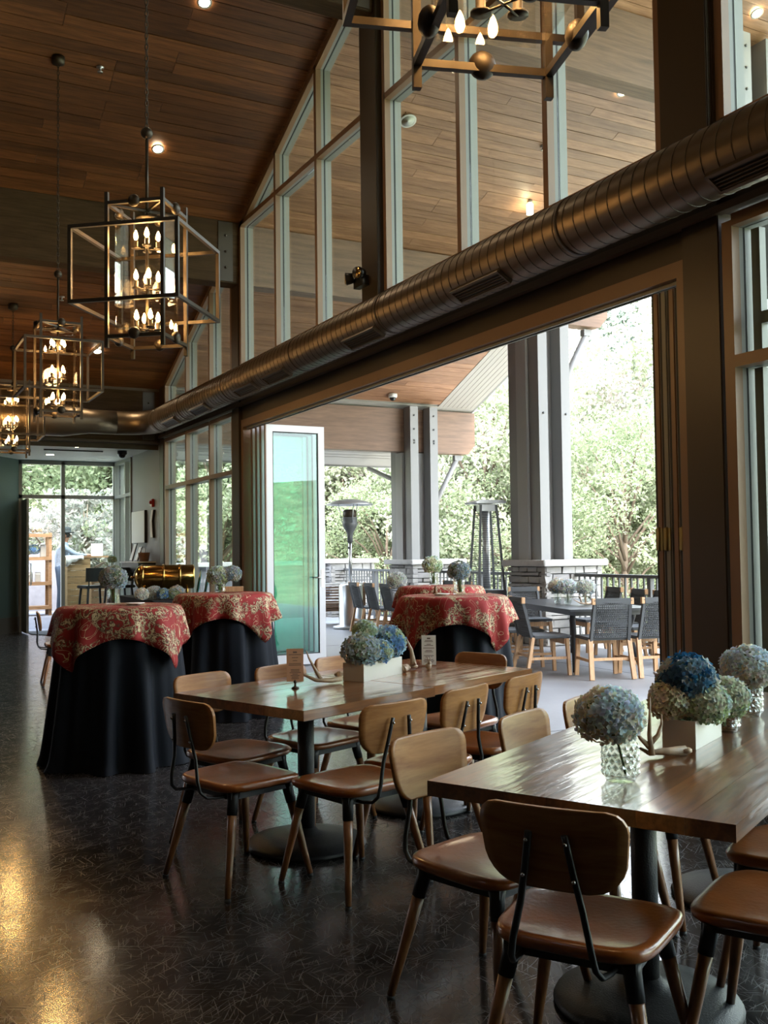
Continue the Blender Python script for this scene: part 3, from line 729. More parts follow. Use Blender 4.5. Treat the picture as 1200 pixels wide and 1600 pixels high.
rc = rope_chair('rope-back teak chair on the porch table near long side, nearer the opening', *pat(.20, -.25).xy, PH+90, G)
RC = [((1.05, -.24), 94, 'rope-back teak chair half behind the red table, on the porch table near long side'),
      ((-.26, .28), 3, 'rope-back teak chair at the porch table near end, left of the pair'),
      ((-.22, .84), -3, 'rope-back teak chair at the porch table near end, cut by the folded doors'),
      ((.95, 1.35), 268, 'rope-back chair beyond the porch table, rightmost of three by the railing'),
      ((1.65, 1.35), 272, 'rope-back chair beyond the porch table, middle of three by the railing'),
      ((2.4, 1.35), 268, 'rope-back chair beyond the porch table, beside the hydrangea vases'),
      ((2.0, -.24), 92, 'rope-back chair at the porch table left end, farthest of its row'),
      ((2.78, .55), 182, 'rope-back chair facing us at the far end of the porch table')]
for (a, b), h, lb in RC:
    p = pat(a, b); dup(rc, p, HD(PH+h), lb, G)
patio_table('dark porch table behind the red cloth tables', Vector((8.42, 14.45, 0)), 5, 1.6, .72)
G2 = 'rope chairs at the table beyond the red cloths'
for (x, y, h, lb) in ((8.12, 15.95, 96, 'leftmost rope-back chair in the row beside the steel heater'),
                      (8.13, 15.36, 97, 'middle rope-back chair of the row behind the white planter flowers'),
                      (8.14, 14.78, 95, 'rope-back chair in the row, partly hidden by the red tablecloth'),
                      (9.16, 15.5, 277, 'rope-back chair across the far table, behind the leftmost of the row'),
                      (9.10, 14.85, 275, 'rope-back chair across the far table, in front of the stone pier')):
    dup(rc, (x, y, 0), HD(h), lb, G2)

def mushroom_heater(x, y):
    t = thing('patio_heater', 'stainless mushroom-top patio heater left of the stone pier', 'heater', (x, y, 0))
    MB().lathe([(.30, 0), (.30, .05), (.26, .07), (.225, .075), (.225, .80), (.20, .83), (.03, .84)], 28).build('tank_housing', M['stainless'], t)
    MB().lathe([(.34, 0), (.34, .045), (.3, .055)], 28).build('base_plate', M['galv'], t)
    MB().lathe([(.032, .80), (.032, 1.72)], 14).build('pole', M['stainless'], t)
    MB().lathe([(.05, 1.62), (.055, 1.74), (.06, 1.80), (.13, 1.92), (.15, 1.98), (.14, 2.0), (.14, 2.08), (.15, 2.1)], 20).build('burner', M['heater_grey'], t)
    MB().lathe([(.11, 2.09), (.135, 2.12), (.13, 2.22), (.09, 2.25)], 20).build('emitter_screen', M['steel_brown'], t)
    for k in range(3):
        a = 2*math.pi*k/3+.4; r = MB(); r.tube([(.15*math.cos(a), .15*math.sin(a), 2.0), (.22*math.cos(a), .22*math.sin(a), 2.36)], .008, 6); r.build('strut', M['stainless'], t)
    MB().lathe([(1e-5, 2.45), (.12, 2.445), (.30, 2.41), (.44, 2.355), (.45, 2.33), (.43, 2.34), (.28, 2.39), (1e-5, 2.43)], 36).build('reflector_hood', M['galv'], t)
    MB().tube([(-.06, -.02, 1.52), (-.03, -.03, 1.52)], .02, 8).build('valve_knob', M['black_rubber'], t)
mushroom_heater(8.18, 16.9)
def pyramid_heater(x, y, head):
    t = thing('patio_heater', 'dark four-legged pyramid patio heater with glass flame tube', 'heater', (x, y, 0), HD(head))
    a0, a1, z0, z1 = .27, .135, .02, 2.18
    for sx in (-1, 1):
        for sy in (-1, 1):
            MB().beam((sx*a0, sy*a0, z0), (sx*a1, sy*a1, z1), .032, .032).build('leg', M['heater_grey'], t)
    MB().b2((-.25, -.25, .05), (.25, .25, .80)).build('base_cabinet', M['heater_grey'], t, .01)
    MB().lathe([(.062, .82), (.062, 2.1)], 20).build('glass_tube', M['galv'], t)
    g = MB()
    for i in range(34):
        z = .86+i*.036; a = a0+(a1-a0)*(z-z0)/(z1-z0)
        for s in (-1, 1):
            g.tube([(-a, s*a, z), (a, s*a, z)], .0028, 4, False); g.tube([(s*a, -a, z), (s*a, a, z)], .0028, 4, False)
    g.build('wire_guard', M['heater_grey'], t)
    MB().b2((-.13, -.13, 2.08), (.13, .13, 2.19)).build('burner_head', M['stainless'], t)
    h = MB(); h.prism([(-.25, 2.2), (.25, 2.2), (.27, 2.22), (.2, 2.255), (-.2, 2.255), (-.27, 2.22)], 1, -.26, .26); h.build('top_plate', M['galv'], t)
pyramid_heater(9.0, 13.5, 12)
def slat_sofa(x, y, head):
    t = thing('outdoor_armchair', 'pale wooden outdoor armchair with horizontal slats beyond the glass door', 'armchair', (x, y, 0), HD(head))
    for sx in (-1, 1):
        for sy in (-1, 1): MB().b2((sx*.42-.03, sy*.38-.03, 0), (sx*.42+.03, sy*.38+.03, .80 if sy < 0 else .62)).build('leg', M['shelf_wood'], t)
    for i in range(9):
        z = .30+i*.054
        MB().b2((-.44, -.41, z), (.44, -.385, z+.03)).build('slat', M['glulam'], t)
    for sx in (-1, 1):
        for i in range(6):
            z = .30+i*.054
            MB().b2((sx*.44-.012, -.38, z), (sx*.44+.012, .38, z+.03)).build('slat', M['glulam'], t)
    MB().b2((-.48, -.44, .79), (.48, -.35, .83)).build('top_rail', M['off_white'], t)
    MB().b2((-.42, -.38, .28), (.42, .40, .34)).build('seat_frame', M['shelf_wood'], t)
    MB().b2((-.40, -.36, .34), (.40, .38, .46)).build('cushion', M['off_white'], t, .03)
slat_sofa(8.46, 18.05, 10)

# ------------------------------------------------------------------ dining chairs
def rounded_grid(wt, wb, zb, zt, rt, rb, ns=14, nt=13):
    rows = []
    H = zt-zb
    ts = [0, .03, .08, .15, .24, .35, .5, .65, .76, .85, .92, .97, 1]
    for t_ in ts:
        z = zb+H*t_; w = wb+(wt-wb)*t_
        d = z-zb
        if d < rb: w -= rb-math.sqrt(max(rb*rb-(rb-d)**2, 0))
        d = zt-z
        if d < rt: w -= rt-math.sqrt(max(rt*rt-(rt-d)**2, 0))
        rows.append((z, max(w, .02)))
    return rows
def chair_meshes():
    ms = {}
    # plywood back: bent, thin, with rim
    rows = rounded_grid(.197, .176, .606, .815, .055, .085); ns = 15
    b = MB(); n = len(rows)
    def P(z, s, w, off):
        x = s*w; return (x, -.262-.16*(z-.555)+.62*x*x*1.0+off, z)
    for off in (0, .012):
        for z, w in rows:
            for k in range(ns): b.v.append(P(z, -1+2*k/(ns-1), w, off))
    N = n*ns
    for i in range(n-1):
        for k in range(ns-1):
            a = i*ns+k; b.f.append((a, a+1, a+ns+1, a+ns)); b.sm.append(True)
            a += N; b.f.append((a, a+ns, a+ns+1, a+1)); b.sm.append(True)
    rim = [k for k in range(ns)]+[i*ns+ns-1 for i in range(1, n)]+[(n-1)*ns+k for k in range(ns-2, -1, -1)]+[i*ns for i in range(n-2, 0, -1)]
    for i, a in enumerate(rim):
        c = rim[(i+1) % len(rim)]; b.f.append((a, a+N, c+N, c)); b.sm.append(False)
    ms['backrest'] = b.mesh('backrest', M['chair_ply'])
    # seat pad: rounded square, dished
    s = MB(); seg = 40; rings = [(.0, .446), (.35, .4465), (.65, .4505), (.84, .4575), (.93, .461), (.985, .456), (1.0, .445), (.99, .432), (.95, .424), (.0, .424)]
    def sq(an, k):
        c, q = math.cos(an), math.sin(an); e = 2/4.6
        x = math.copysign(abs(c)**e, c); y = math.copysign(abs(q)**e, q)
        wx = .222+.012*y; return (x*wx*k, y*.212*k)
    for k, z in rings:
        for j in range(seg):
            x, y = sq(2*math.pi*j/seg, max(k, .001)); zz = z
            if z > .45 and y > .13: zz -= .010*((y-.13)/.08)
            s.v.append((x, y, zz))
    for i in range(len(rings)-1):
        for j in range(seg):
            a = i*seg+j; c = i*seg+(j+1) % seg; s.f.append((a, c, c+seg, a+seg)); s.sm.append(True)
    ms['seat'] = s.mesh('seat', M['seat_leather'])
    f = MB()
    for k in (-1, 1): f.b2((k*.16-.014, -.17, .392), (k*.16+.014, .17, .423)); f.b2((-.17, k*.155-.014, .392), (.17, k*.155+.014, .423))
    f.b2((-.15, -.15, .415), (.15, .15, .4235)); ms['seat_frame'] = f.mesh('seat_frame', M['black_steel'])
    for i, (sx, sy) in enumerate(((-1, 1), (1, 1), (-1, -1), (1, -1))):
        top = Vector((sx*.155, sy*.145, .415)); bot = Vector((sx*.235, sy*(.215 if sy > 0 else .235), .012))
        d = bot-top
        l = MB(); l.tube([top+d*.20, top+d*.45, top+d*.75, bot], [.0205, .019, .0155, .0125], 12); ms['leg%d' % i] = l.mesh('leg', M['leg_wood'])
        l = MB(); l.tube([top+d*-.01, top+d*.06, top+d*.215], [.030, .024, .0225], 12); ms['bracket%d' % i] = l.mesh('bracket', M['black_steel'])
        l = MB(); l.tube([bot, bot+Vector((0, 0, -.004)), Vector((bot.x, bot.y, 0))], [.011, .014, .014], 10); ms['glide%d' % i] = l.mesh('glide', M['black_rubber'])
    for i, sx in enumerate((-1, 1)):
        pts = [(sx*.125, -.08, .405), (sx*.120, -.20, .402), (sx*.115, -.255, .41), (sx*.108, -.282, .435), (sx*.100, -.289, .48), (sx*.080, -.285, .57), (sx*.062, -.297, .66), (sx*.046, -.311, .755)]
        # smooth
        q = []
        for a, c in zip(pts[:-1], pts[1:]):
            for k in range(2): q.append(Vector(a).lerp(Vector(c), k/2))
        q.append(Vector(pts[-1]))
        l = MB(); l.tube(q, .0095, 8, True, .75); ms['strap%d' % i] = l.mesh('strap', M['black_steel'])
        r = MB()
        for z in (.645, .735):
            y = -.262-.16*(z-.555)-.026; x = sx*(.065 if z < .7 else .050); r.ball((x, y-.002, z), .0055, 8)
        ms['rivet%d' % i] = r.mesh('rivet', M['chrome'])
    return ms
CM = chair_meshes()
def make_chair(label, p, head, group):
    t = thing('dining_chair', label, 'chair', (p.x, p.y, 0), HD(head), group)
    link('seat', CM['seat'], t); link('backrest', CM['backrest'], t); link('seat_frame', CM['seat_frame'], t)
    for i in range(4):
        l = link('leg', CM['leg%d' % i], t); link('bracket', CM['bracket%d' % i], l); link('glide', CM['glide%d' % i], l)
    for i in range(2):
        s = link('strap', CM['strap%d' % i], t); link('rivet', CM['rivet%d' % i], s)
    return t
T1 = (Vector((1.69, 3.97, 0)), 69.0); T2 = (Vector((1.91, 1.78, 0)), 62.5)
def tp(T, a, b): return T[0]+hv(T[1])*a+hv(T[1]-90)*b
g1 = 'wooden chairs round the middle pair of tables'; g2 = 'wooden chairs round the nearest table'
CH = [(T1, -.06, .36, 4, 'dining chair at the left end of the middle tables, straps of its back to us', g1),
      (T1, .30, .79, 178, 'dining chair facing us at the left corner of the middle tables, by the black skirt', g1),
      (T1, .20, -.10, -90+6, 'dining chair nearest us on the middle tables near side', g1),
      (T1, .70, -.07, -90-4, 'dining chair second along the middle tables near side, back turned to us', g1),
      (T1, 1.23, -.04, -90-6, 'dining chair third along the middle tables near side, farthest right', g1),
      (T1, .80, .74, 180-90+90, 'dining chair facing us behind the kraft menu card', g1),
      (T1, 1.32, .80, 180, 'dining chair facing us, mostly hidden behind the white planter', g1),
      (T1, 1.68, .46, 182, 'dining chair facing us at the far right end of the middle tables', g1),
      (T2, .35, .88, 10, 'dining chair facing us at the nearest table left corner, pulled well out', g2),
      (T2, .93, .78, 3, 'dining chair facing us, second on the nearest table far side', g2),
      (T2, 1.43, .75, 0, 'dining chair facing us, third on the nearest table far side beside the glass jar', g2),
      (T2, .01, .40, 0, 'dining chair closest to us with its whole back panel in view', g2),
      (T2, .42, -.0, 0, 'dining chair at the right edge, nearer of two with only seats in view', g2),
      (T2, .98, .06, 0, 'dining chair at the right edge, farther of two with only seats in view', g2)]
HEADS = [69+4, 159-2, 339+6, 339-3, 339-5, 159, 159, 249, 152.5+10, 152.5+2, 152.5, 57, 332.5, 332.5]
for (T, a, b, _, lb, g), h in zip(CH, HEADS): make_chair(lb, tp(T, a, b), h, g)
make_chair('lone dining chair at far left, half hidden by the nearest black-skirted table', Vector((2.02, 11.62, 0)), 96, 'wooden chairs beyond the black skirts')

# ------------------------------------------------------------------ dining tables
def board_mesh(L, W, nm): return MB().b2((-L/2, -W/2, -.0225), (L/2, W/2, .0225)).mesh(nm, M['table_wood'])
def dining_table(label, T, a0, b0, LA, LB, peds, group):
    c = tp(T, a0+LA/2, b0+LB/2); head = T[1]
    t = thing('dining_table', label, 'table', c, HD(head)+math.pi/2, group)   # local +X runs along the table
    n = 7; w = LB/n; me = board_mesh(LA, w-.0006, 'board')
    for i in range(n): link('board', me, t, (0, -LB/2+w*(i+.5), .7375))
    MB().b2((-LA/2+.10, -LB/2+.10, .690), (LA/2-.10, LB/2-.10, .7145)).build('underframe', M['black_steel'], t)
    for px in peds:
        MB().tube([(px, 0, .05), (px, 0, .69)], .041, 24).build('pedestal', M['black_cast'], t)
        MB().lathe([(.285, 0), (.295, .012), (.285, .028), (.20, .045), (.10, .058), (.06, .07), (.043, .09)], 40, (px, 0, 0)).build('base_disc', M['black_cast'], t)
    return t
gt = 'reclaimed wood pedestal tables'
dining_table('square reclaimed-wood table carrying the kraft menu card', T1, 0, 0, .915, .92, (0,), gt)
dining_table('square reclaimed-wood table abutting on the right, carrying the white menu card', T1, .925, .03, .93, .92, (0,), gt)
dining_table('nearest reclaimed-wood table, running out of frame at right', T2, 0, 0, 2.35, .90, (-.60, .55), gt)

# ------------------------------------------------------------------ cocktail tables with skirts and toile overlays
def cocktail(x, y, rot, lab, seed, wide=1.0):
    rr = random.Random(seed); H = 1.075; Rr = .405
    g = 'skirted cocktail tables'
    t = thing('cocktail_table', 'round cocktail table '+lab, 'table', (x, y, 0), 0, g)
    MB().lathe([(1e-5, H-.03), (Rr-.01, H-.03), (Rr-.01, H-.004), (1e-5, H-.004)], 40).build('tabletop', M['leg_wood'], t)
    MB().tube([(0, 0, .02), (0, 0, H-.03)], .04, 14).build('pole', M['black_cast'], t)
    MB().lathe([(.27, 0), (.27, .015), (.05, .05)], 28).build('base_disc', M['black_cast'], t)
    # black skirt, floor length with loose folds
    n = 180; ph = [rr.uniform(0, 6.28) for _ in range(5)]
    b = MB(); zs = [H-.006, H-.01, .98, .86, .7, .52, .34, .18, .07, .02, .004]
    for i, z in enumerate(zs):
        d = (H-z)/H
        for k in range(n):
            a = 2*math.pi*k/n
            f = math.sin(9*a+ph[0]+.8*math.sin(2*a+ph[3]))*.5+math.sin(14*a+ph[1])*.3+math.sin(23*a+ph[2])*.12
            f = math.copysign(abs(f)**.8, f)
            r = (Rr+.003)+(.075*wide)*d**1.3+f*.075*d**.75
            if z < .08: r += .018*(1+.8*math.sin(5*a+ph[4]))*(1-z/.08)
            b.v.append((r*math.cos(a), r*math.sin(a), max(z, .003)))
    for i in range(len(zs)-1):
        for k in range(n):
            a = i*n+k; c = i*n+(k+1) % n; b.f.append((a, a+n, c+n, c)); b.sm.append(True)
    sk = link('table_skirt', b.mesh('table_skirt', M['navy_cloth']), None, (x, y, 0)); tag(sk, 'floor-length black skirt on the cocktail table '+lab, 'tablecloth', 'black table skirts')
    # square toile overlay
    n = 144; half = .62; b = MB(); uv = []
    ts = [0, .35, .7, .9, .97, 1.0]; ds = [.03, .08, .16, .3, .5, .7, .85, 1.0]
    R2 = Rr+.008; wp = [rr.uniform(0, 6.28) for _ in range(4)]
    for a_ in range(n):
        pass
    rings = []
    for t_ in ts: rings.append(('t', t_))
    for d_ in ds: rings.append(('d', d_))
    for kind, q in rings:
        for k in range(n):
            a = 2*math.pi*k/n; L = half/max(abs(math.cos(a)), abs(math.sin(a))); L = min(L, half*1.385)
            if kind == 't':
                rad = max(R2*q, .001); z = H+.006; s_ = rad
                if q == 1.0: z -= .004
            else:
                hang = (L-R2)*q; s_ = R2+hang
                f = abs(math.sin(5.5*a+wp[0]))*.9-.5+math.sin(17*a+wp[1])*.22+.25*math.sin(4*a+wp[2])
                cornerness = max(0, (L-half)/(half*.385))
                fl = hang*(.10+.0*cornerness)+f*.085*min(1, hang/.22)
                rad = R2+.012+max(fl, .0)+.02*min(1, hang/.05); 
                z = H-hang*.93
            b.v.append((rad*math.cos(a), rad*math.sin(a), z)); uv.append((s_*math.cos(a)+seed*1.7, s_*math.sin(a)+seed*.9))
    m_ = len(rings)
    for i in range(m_-1):
        for k in range(n):
            a = i*n+k; c = i*n+(k+1) % n; b.f.append((a, a+n, c+n, c)); b.sm.append(True)
    me = b.mesh('toile_overlay', M['red_toile'], 0, 2, False)
    ul = me.uv_layers.new(name='UVMap'); ul.data.foreach_set('uv', [q for l in me.loops for q in uv[l.vertex_index]])
    so_ = link('toile_overlay', me, None, (x, y, 0), rot); tag(so_, 'square red toile cloth on the cocktail table '+lab, 'tablecloth', 'red toile overlays')
    sol = so_.modifiers.new('thick', 'SOLIDIFY'); sol.thickness = .003; sol.offset = 1
    return t
CT = {'A': (1.62, 7.12), 'B': (2.90, 8.62), 'C': (4.22, 6.82), 'D': (5.25, 8.72)}
cocktail(*CT['A'], R_(-11), 'at far left, nearest of the left pair', 3, 1.25)
cocktail(*CT['B'], R_(-20), 'in front of the glass door leaf', 5)
cocktail(*CT['C'], R_(-30), 'standing in the folding opening', 8)
cocktail(*CT['D'], R_(-38), 'just outside the opening, behind another red one', 12)

# ------------------------------------------------------------------ chandeliers
def sqring(b, h, z, w):
    for s in (-1, 1): b.b2((-h-w/2, s*h-w/2, z-w/2), (h+w/2, s*h+w/2, z+w/2)); b.b2((s*h-w/2, -h+w/2, z-w/2), (s*h+w/2, h-w/2, z+w/2))
def chandelier(label, x, y, head, zc=3.365):
    t = thing('lantern_chandelier', label, 'chandelier', (x, y, zc), HD(head), 'bronze frame chandeliers in a row')
    h = .20; w = .024; P = M['chand_bronze']
    for sx in (-1, 1):
        for sy in (-1, 1): MB().b2((sx*h-w/2, sy*h-w/2, -.53), (sx*h+w/2, sy*h+w/2, .53)).build('post', P, t)
    b = MB(); sqring(b, h-.0, .455, w*.95); b.build('upper_ring', P, t)
    b = MB(); sqring(b, h-.0, -.455, w*.95); b.build('lower_ring', P, t)
    b = MB(); b.beam((-h, -h, .45), (h, h, .45), .014, .014); b.beam((-h, h, .45), (h, -h, .45), .014, .014); b.build('cross_bar', P, t)
    H = .375
    b = MB(); sqring(b, H, .25, w); b.build('wide_frame_top', P, t); b = MB(); sqring(b, H, -.25, w); b.build('wide_frame_bottom', P, t)
    cm = MB().b2((-w/2, -w/2, -.24), (w/2, w/2, .24)).mesh('wide_frame_corner', P)
    for sx in (-1, 1):
        for sy in (-1, 1): link('wide_frame_corner', cm, t, (sx*H, sy*H, 0))
    km = MB().ball((0, 0, 0), .042, 16).mesh('knob', P)
    for a in range(4):
        for z in (.455, -.44): link('knob', km, t, (.21*math.cos(a*math.pi/2), .21*math.sin(a*math.pi/2), z)).scale = (.75 if a % 2 == 0 else 1, .75 if a % 2 else 1, 1)
    gm = MB().b2((-.15, -.002, -.40), (.15, .002, .40)).mesh('glass_panel', M['chand_glass'])
    for a in range(4): link('glass_panel', gm, t, (.165*math.cos(a*math.pi/2), .165*math.sin(a*math.pi/2), 0), a*math.pi/2+math.pi/2)
    b = MB(); b.tube([(0, 0, -.34), (0, 0, .45)], .011, 10); b.lathe([(.075, .395), (.075, .405), (.02, .42)], 24); b.build('stem', P, t)
    sm = MB(); sm.lathe([(1e-5, -.02), (.030, -.018), (.030, -.012), (.0145, -.01), (.0145, .035), (1e-5, .035)], 12); sm = sm.mesh('candle_socket', P)
    bm_ = MB().lathe([(.006, .035), (.014, .045), (.0195, .062), (.018, .08), (.010, .104), (.004, .118), (1e-5, .128)], 12).mesh('bulb', M['bulb_glass'])
    fm = MB().lathe([(1e-5, .040), (.011, .050), (.0155, .063), (.014, .080), (.007, .100), (1e-5, .112)], 8).mesh('filament', M['filament'])
    for ti, z in enumerate((.205, -.075, -.355)):
        for k in range(4):
            a = k*math.pi/2+.4+ti*.15; px, py = .075*math.cos(a), .075*math.sin(a)
            s = link('candle_socket', sm, t, (px, py, z)); link('bulb', bm_, s); link('filament', fm, s)
            MB().tube([(0, 0, -.018), (-px, -py, -.018)], .004, 6).build('arm', P, s)
    rod = MB(); rod.tube([(0, 0, .44), (0, 0, .98)], .011, 10); rod.build('rod', P, t)
    MB().ball((0, 0, 1.0), .042, 14).build('hub_ball', P, t)
    zt = zr(y)-zc
    ch = MB(); z = 1.03; k = 0
    while z < zt-.06:
        pts = [Vector((.011*math.cos(q), 0, .026*math.sin(q))) for q in np.linspace(0, 2*math.pi, 9)]
        if k % 2: pts = [Vector((0, p.x, p.z)) for p in pts]
        ch.tube([p+Vector((0, 0, z+.02)) for p in pts], .0035, 5, False); z += .040; k += 1
    ch.build('chain', P, t)['kind'] = 'stuff'
    MB().lathe([(.02, zt-.07), (.065, zt-.05), (.07, zt+.02), (1e-5, zt+.02)], 20).build('canopy', P, t)
    L = bpy.data.lights.new('chandelier_glow', 'POINT'); L.energy = CHAND_W; L.color = (1, .62, .28); L.shadow_soft_size = .12
    lo = bpy.data.objects.new('chandelier_glow', L); COL.objects.link(lo); lo.parent = t; lo.location = (0, 0, -.02)
CHAND_W = 10
chandelier('bronze box chandelier hanging nearest, cut by the top of the photo', 1.54, 2.18, 17, 3.31)
chandelier('bronze box chandelier second from the camera, largest complete one', 1.72, 6.72, 38.5)
chandelier('bronze box chandelier third from the camera, left of the largest', 1.77, 10.55, 0)
chandelier('farthest bronze box chandelier at the left edge', 1.84, 14.6, 2)

# ------------------------------------------------------------------ small ceiling fixtures
def downlight(label, x, y, z=None, tilt=SL, power=14, cat='downlight', spot=True, lit=True, r=.055):
    z = zr(y)-.026 if z is None else z
    t = thing('downlight', label, 'downlight', (x, y, z)); t.rotation_euler = (-tilt, 0, 0)
    MB().lathe([(r, -.004), (r+.02, -.006), (r+.022, .003)], 24, cap=False).build('trim_ring', M['lamp_ring'], t)
    MB().lathe([(1e-5, -.001), (r, -.003)], 24).build('lens', M['lamp_white' if lit else 'camera_white'], t)
    if spot:
        L = bpy.data.lights.new('downlight_beam', 'SPOT'); L.energy = power; L.color = (1, .78, .5); L.spot_size = R_(100); L.spot_blend = .6; L.shadow_soft_size = .05
        o = bpy.data.objects.new('downlight_beam', L); COL.objects.link(o); o.parent = t; o.location = (0, 0, -.03)
downlight('lit ceiling downlight right of the largest chandelier rod', 3.06, 11.44)
downlight('lit ceiling downlight at the top edge of the photo', 3.03, 9.52)
downlight('lit ceiling downlight behind the third chandelier', 3.18, 15.45)
downlight('lit ceiling downlight above the camera aisle', .2, 4.0, power=15)  # out-of-frame lamp added to warm the interior light
downlight('lit ceiling downlight over the left aisle', -1.2, 7.6, power=15)  # also out of frame, added as warm fill
downlight('lit porch downlight seen right of the nearest chandelier', 8.35, 9.3, power=20)
downlight('left one of two lit porch downlights at the top right corner', 9.23, 7.96, power=20)
downlight('right one of two lit porch downlights at the top right corner', 9.42, 7.75, power=20)
downlight('round grey porch ceiling speaker behind the gable glass', 5.86, 10.35, spot=False, lit=False, r=.085)
downlight('unlit soffit lamp over the entry, nearer of two', 3.20, 17.2, 3.285, 0, spot=False, r=.07)
downlight('unlit soffit lamp over the entry, farther of two', 3.0, 18.7, 3.285, 0, spot=False, r=.07)
t = thing('porch_lamp', 'small lit tube lamp pointing down from the porch ceiling', 'lamp', (8.3, 11.2, zr(11.2)))
MB().tube([(0, 0, 0), (0, 0, -.06)], .035, 14).build('lamp_base', M['lamp_ring'], t); MB().tube([(0, 0, -.06), (0, 0, -.20)], .045, 16).build('lamp_tube', M['lamp_white'], t)
def sprinkler(label, x, y):
    t = thing('sprinkler_head', label, 'sprinkler', (x, y, zr(y)))
    MB().lathe([(.04, 0), (.04, -.01), (.012, -.014), (.012, -.05), (.03, -.053), (.03, -.058), (1e-5, -.06)], 14).build('sprinkler', M['stainless'], t)
sprinkler('chrome sprinkler head on the ceiling by the chain canopy', 2.2, 10.54); sprinkler('chrome sprinkler head on the porch ceiling', 7.87, 10.31); sprinkler('chrome sprinkler head left of the third chandelier', 2.45, 14.3)
def dome(label, x, y, z, dark=False):
    t = thing('dome_camera', label, 'camera', (x, y, z))
    MB().lathe([(.085, 0), (.085, -.05), (.075, -.07), (1e-5, -.07)], 22).build('housing', M['black_gloss' if dark else 'camera_white'], t)
    MB().lathe([(.062, -.068), (.055, -.10), (.035, -.122), (1e-5, -.13)], 20).build('dome', M['black_gloss'], t)
dome('white dome camera under the porch ceiling', 8.68, 16.05, zr(16.05)); dome('black dome camera under the entry soffit', 4.05, 17.6, 3.285, True)
t = thing('emergency_light', 'black twin emergency light on the gable column above the duct', 'light', (WX-.12, 8.62, 4.10))
MB().b2((-.05, -.10, -.05), (.02, .10, .05)).build('housing', M['black_steel'], t)
for s in (-1, 1):
    h = MB(); h.tube([(-.05, s*.09, .06), (-.12, s*.13, .05)], [.05, .062], 16); l = h.build('lamp_head', M['black_steel'], t)
    MB().tube([(-.121, s*.131, .05), (-.125, s*.132, .0498)], .054, 16).build('lens', M['brass'], l)

# ------------------------------------------------------------------ flowers
def bloom_mesh(nm, R, cols, seed, n=190, pet=.0125, squash=.88):
    rr = random.Random(seed); vs, fs, cs = [], [], []
    ga = math.pi*(3-math.sqrt(5))
    lobes = [(Vector((rr.gauss(0, 1), rr.gauss(0, 1), rr.gauss(0, 1))).normalized()) for _ in range(14)]
    lc = [rr.choice(cols) for _ in lobes]
    for i in range(n):
        z = 1-2*(i+.5)/n
        if z < -.80: continue
        a = ga*i; q = math.sqrt(1-z*z); d = Vector((q*math.cos(a), q*math.sin(a), z))
        j = max(range(len(lobes)), key=lambda k: lobes[k].dot(d)); m = lobes[j].dot(d)
        rad = R*(.90+.12*m+rr.uniform(-.07, .05)); c = d*rad; c.z *= squash
        nrm = (d+Vector((rr.uniform(-.35, .35), rr.uniform(-.35, .35), rr.uniform(-.35, .35)))).normalized()
        x = nrm.cross(Vector((.3, .2, 1))).normalized(); y = nrm.cross(x); rot = rr.uniform(0, 1.57); s = pet*R/.085*rr.uniform(.8, 1.2)
        bc = lc[j] if rr.random() < .7 else rr.choice(cols); br = rr.uniform(.8, 1.2)
        for k in range(4):
            an = rot+k*math.pi/2; u = x*math.cos(an)+y*math.sin(an); v = nrm.cross(u); b0 = len(vs)
            lift = rr.uniform(.0, .5)
            pts = [c-nrm*s*.25, c+u*s*.55-v*s*.52+nrm*s*.1, c+u*s*1.15-v*s*.30+nrm*s*lift, c+u*s*1.15+v*s*.30+nrm*s*lift, c+u*s*.55+v*s*.52+nrm*s*.1]
            vs += pts; fs += [(b0, b0+1, b0+2), (b0, b0+2, b0+3), (b0, b0+3, b0+4)]
            cb = tuple(min(1, w*br*rr.uniform(.9, 1.1)) for w in bc)
            cs += [tuple(w*.6 for w in cb)]+[cb]*4
    me = bpy.data.meshes.new(nm); me.from_pydata([tuple(p) for p in vs], [], fs)
    ca = me.color_attributes.new('Col', 'FLOAT_COLOR', 'POINT'); ca.data.foreach_set('color', [q for c in cs for q in (*c, 1)])
    me.materials.append(M['petal']); return me
PAL = {'blue': [(.16, .30, .55), (.25, .42, .66), (.40, .55, .66), (.20, .34, .50), (.45, .52, .36)],
       'deep': [(.03, .13, .28), (.08, .22, .40), (.16, .26, .34), (.52, .52, .46), (.06, .12, .20), (.40, .46, .48)],
       'pale': [(.64, .70, .72), (.74, .68, .54), (.54, .65, .74), (.72, .62, .45), (.66, .66, .60)],
       'cream': [(.74, .68, .50), (.78, .74, .62), (.62, .68, .50), (.68, .72, .72), (.62, .54, .36)],
       'green': [(.44, .52, .28), (.58, .62, .42), (.38, .48, .32), (.66, .70, .56), (.50, .60, .58)],
       'dusk': [(.36, .42, .44), (.46, .46, .36), (.30, .40, .48), (.52, .50, .44), (.26, .30, .24)],
       'white': [(.78, .80, .80), (.66, .74, .80), (.74, .76, .66)]}
BM = {k: bloom_mesh('florets_'+k, .085, v, i+1) for i, (k, v) in enumerate(PAL.items())}
BMN = {k: bloom_mesh('florets_near_'+k, .085, v, i+21, 300, .0115) for i, (k, v) in enumerate(PAL.items())}
core_me = MB().ball((0, 0, 0), .068, 14, .86).mesh('core', M['bloom_core'])
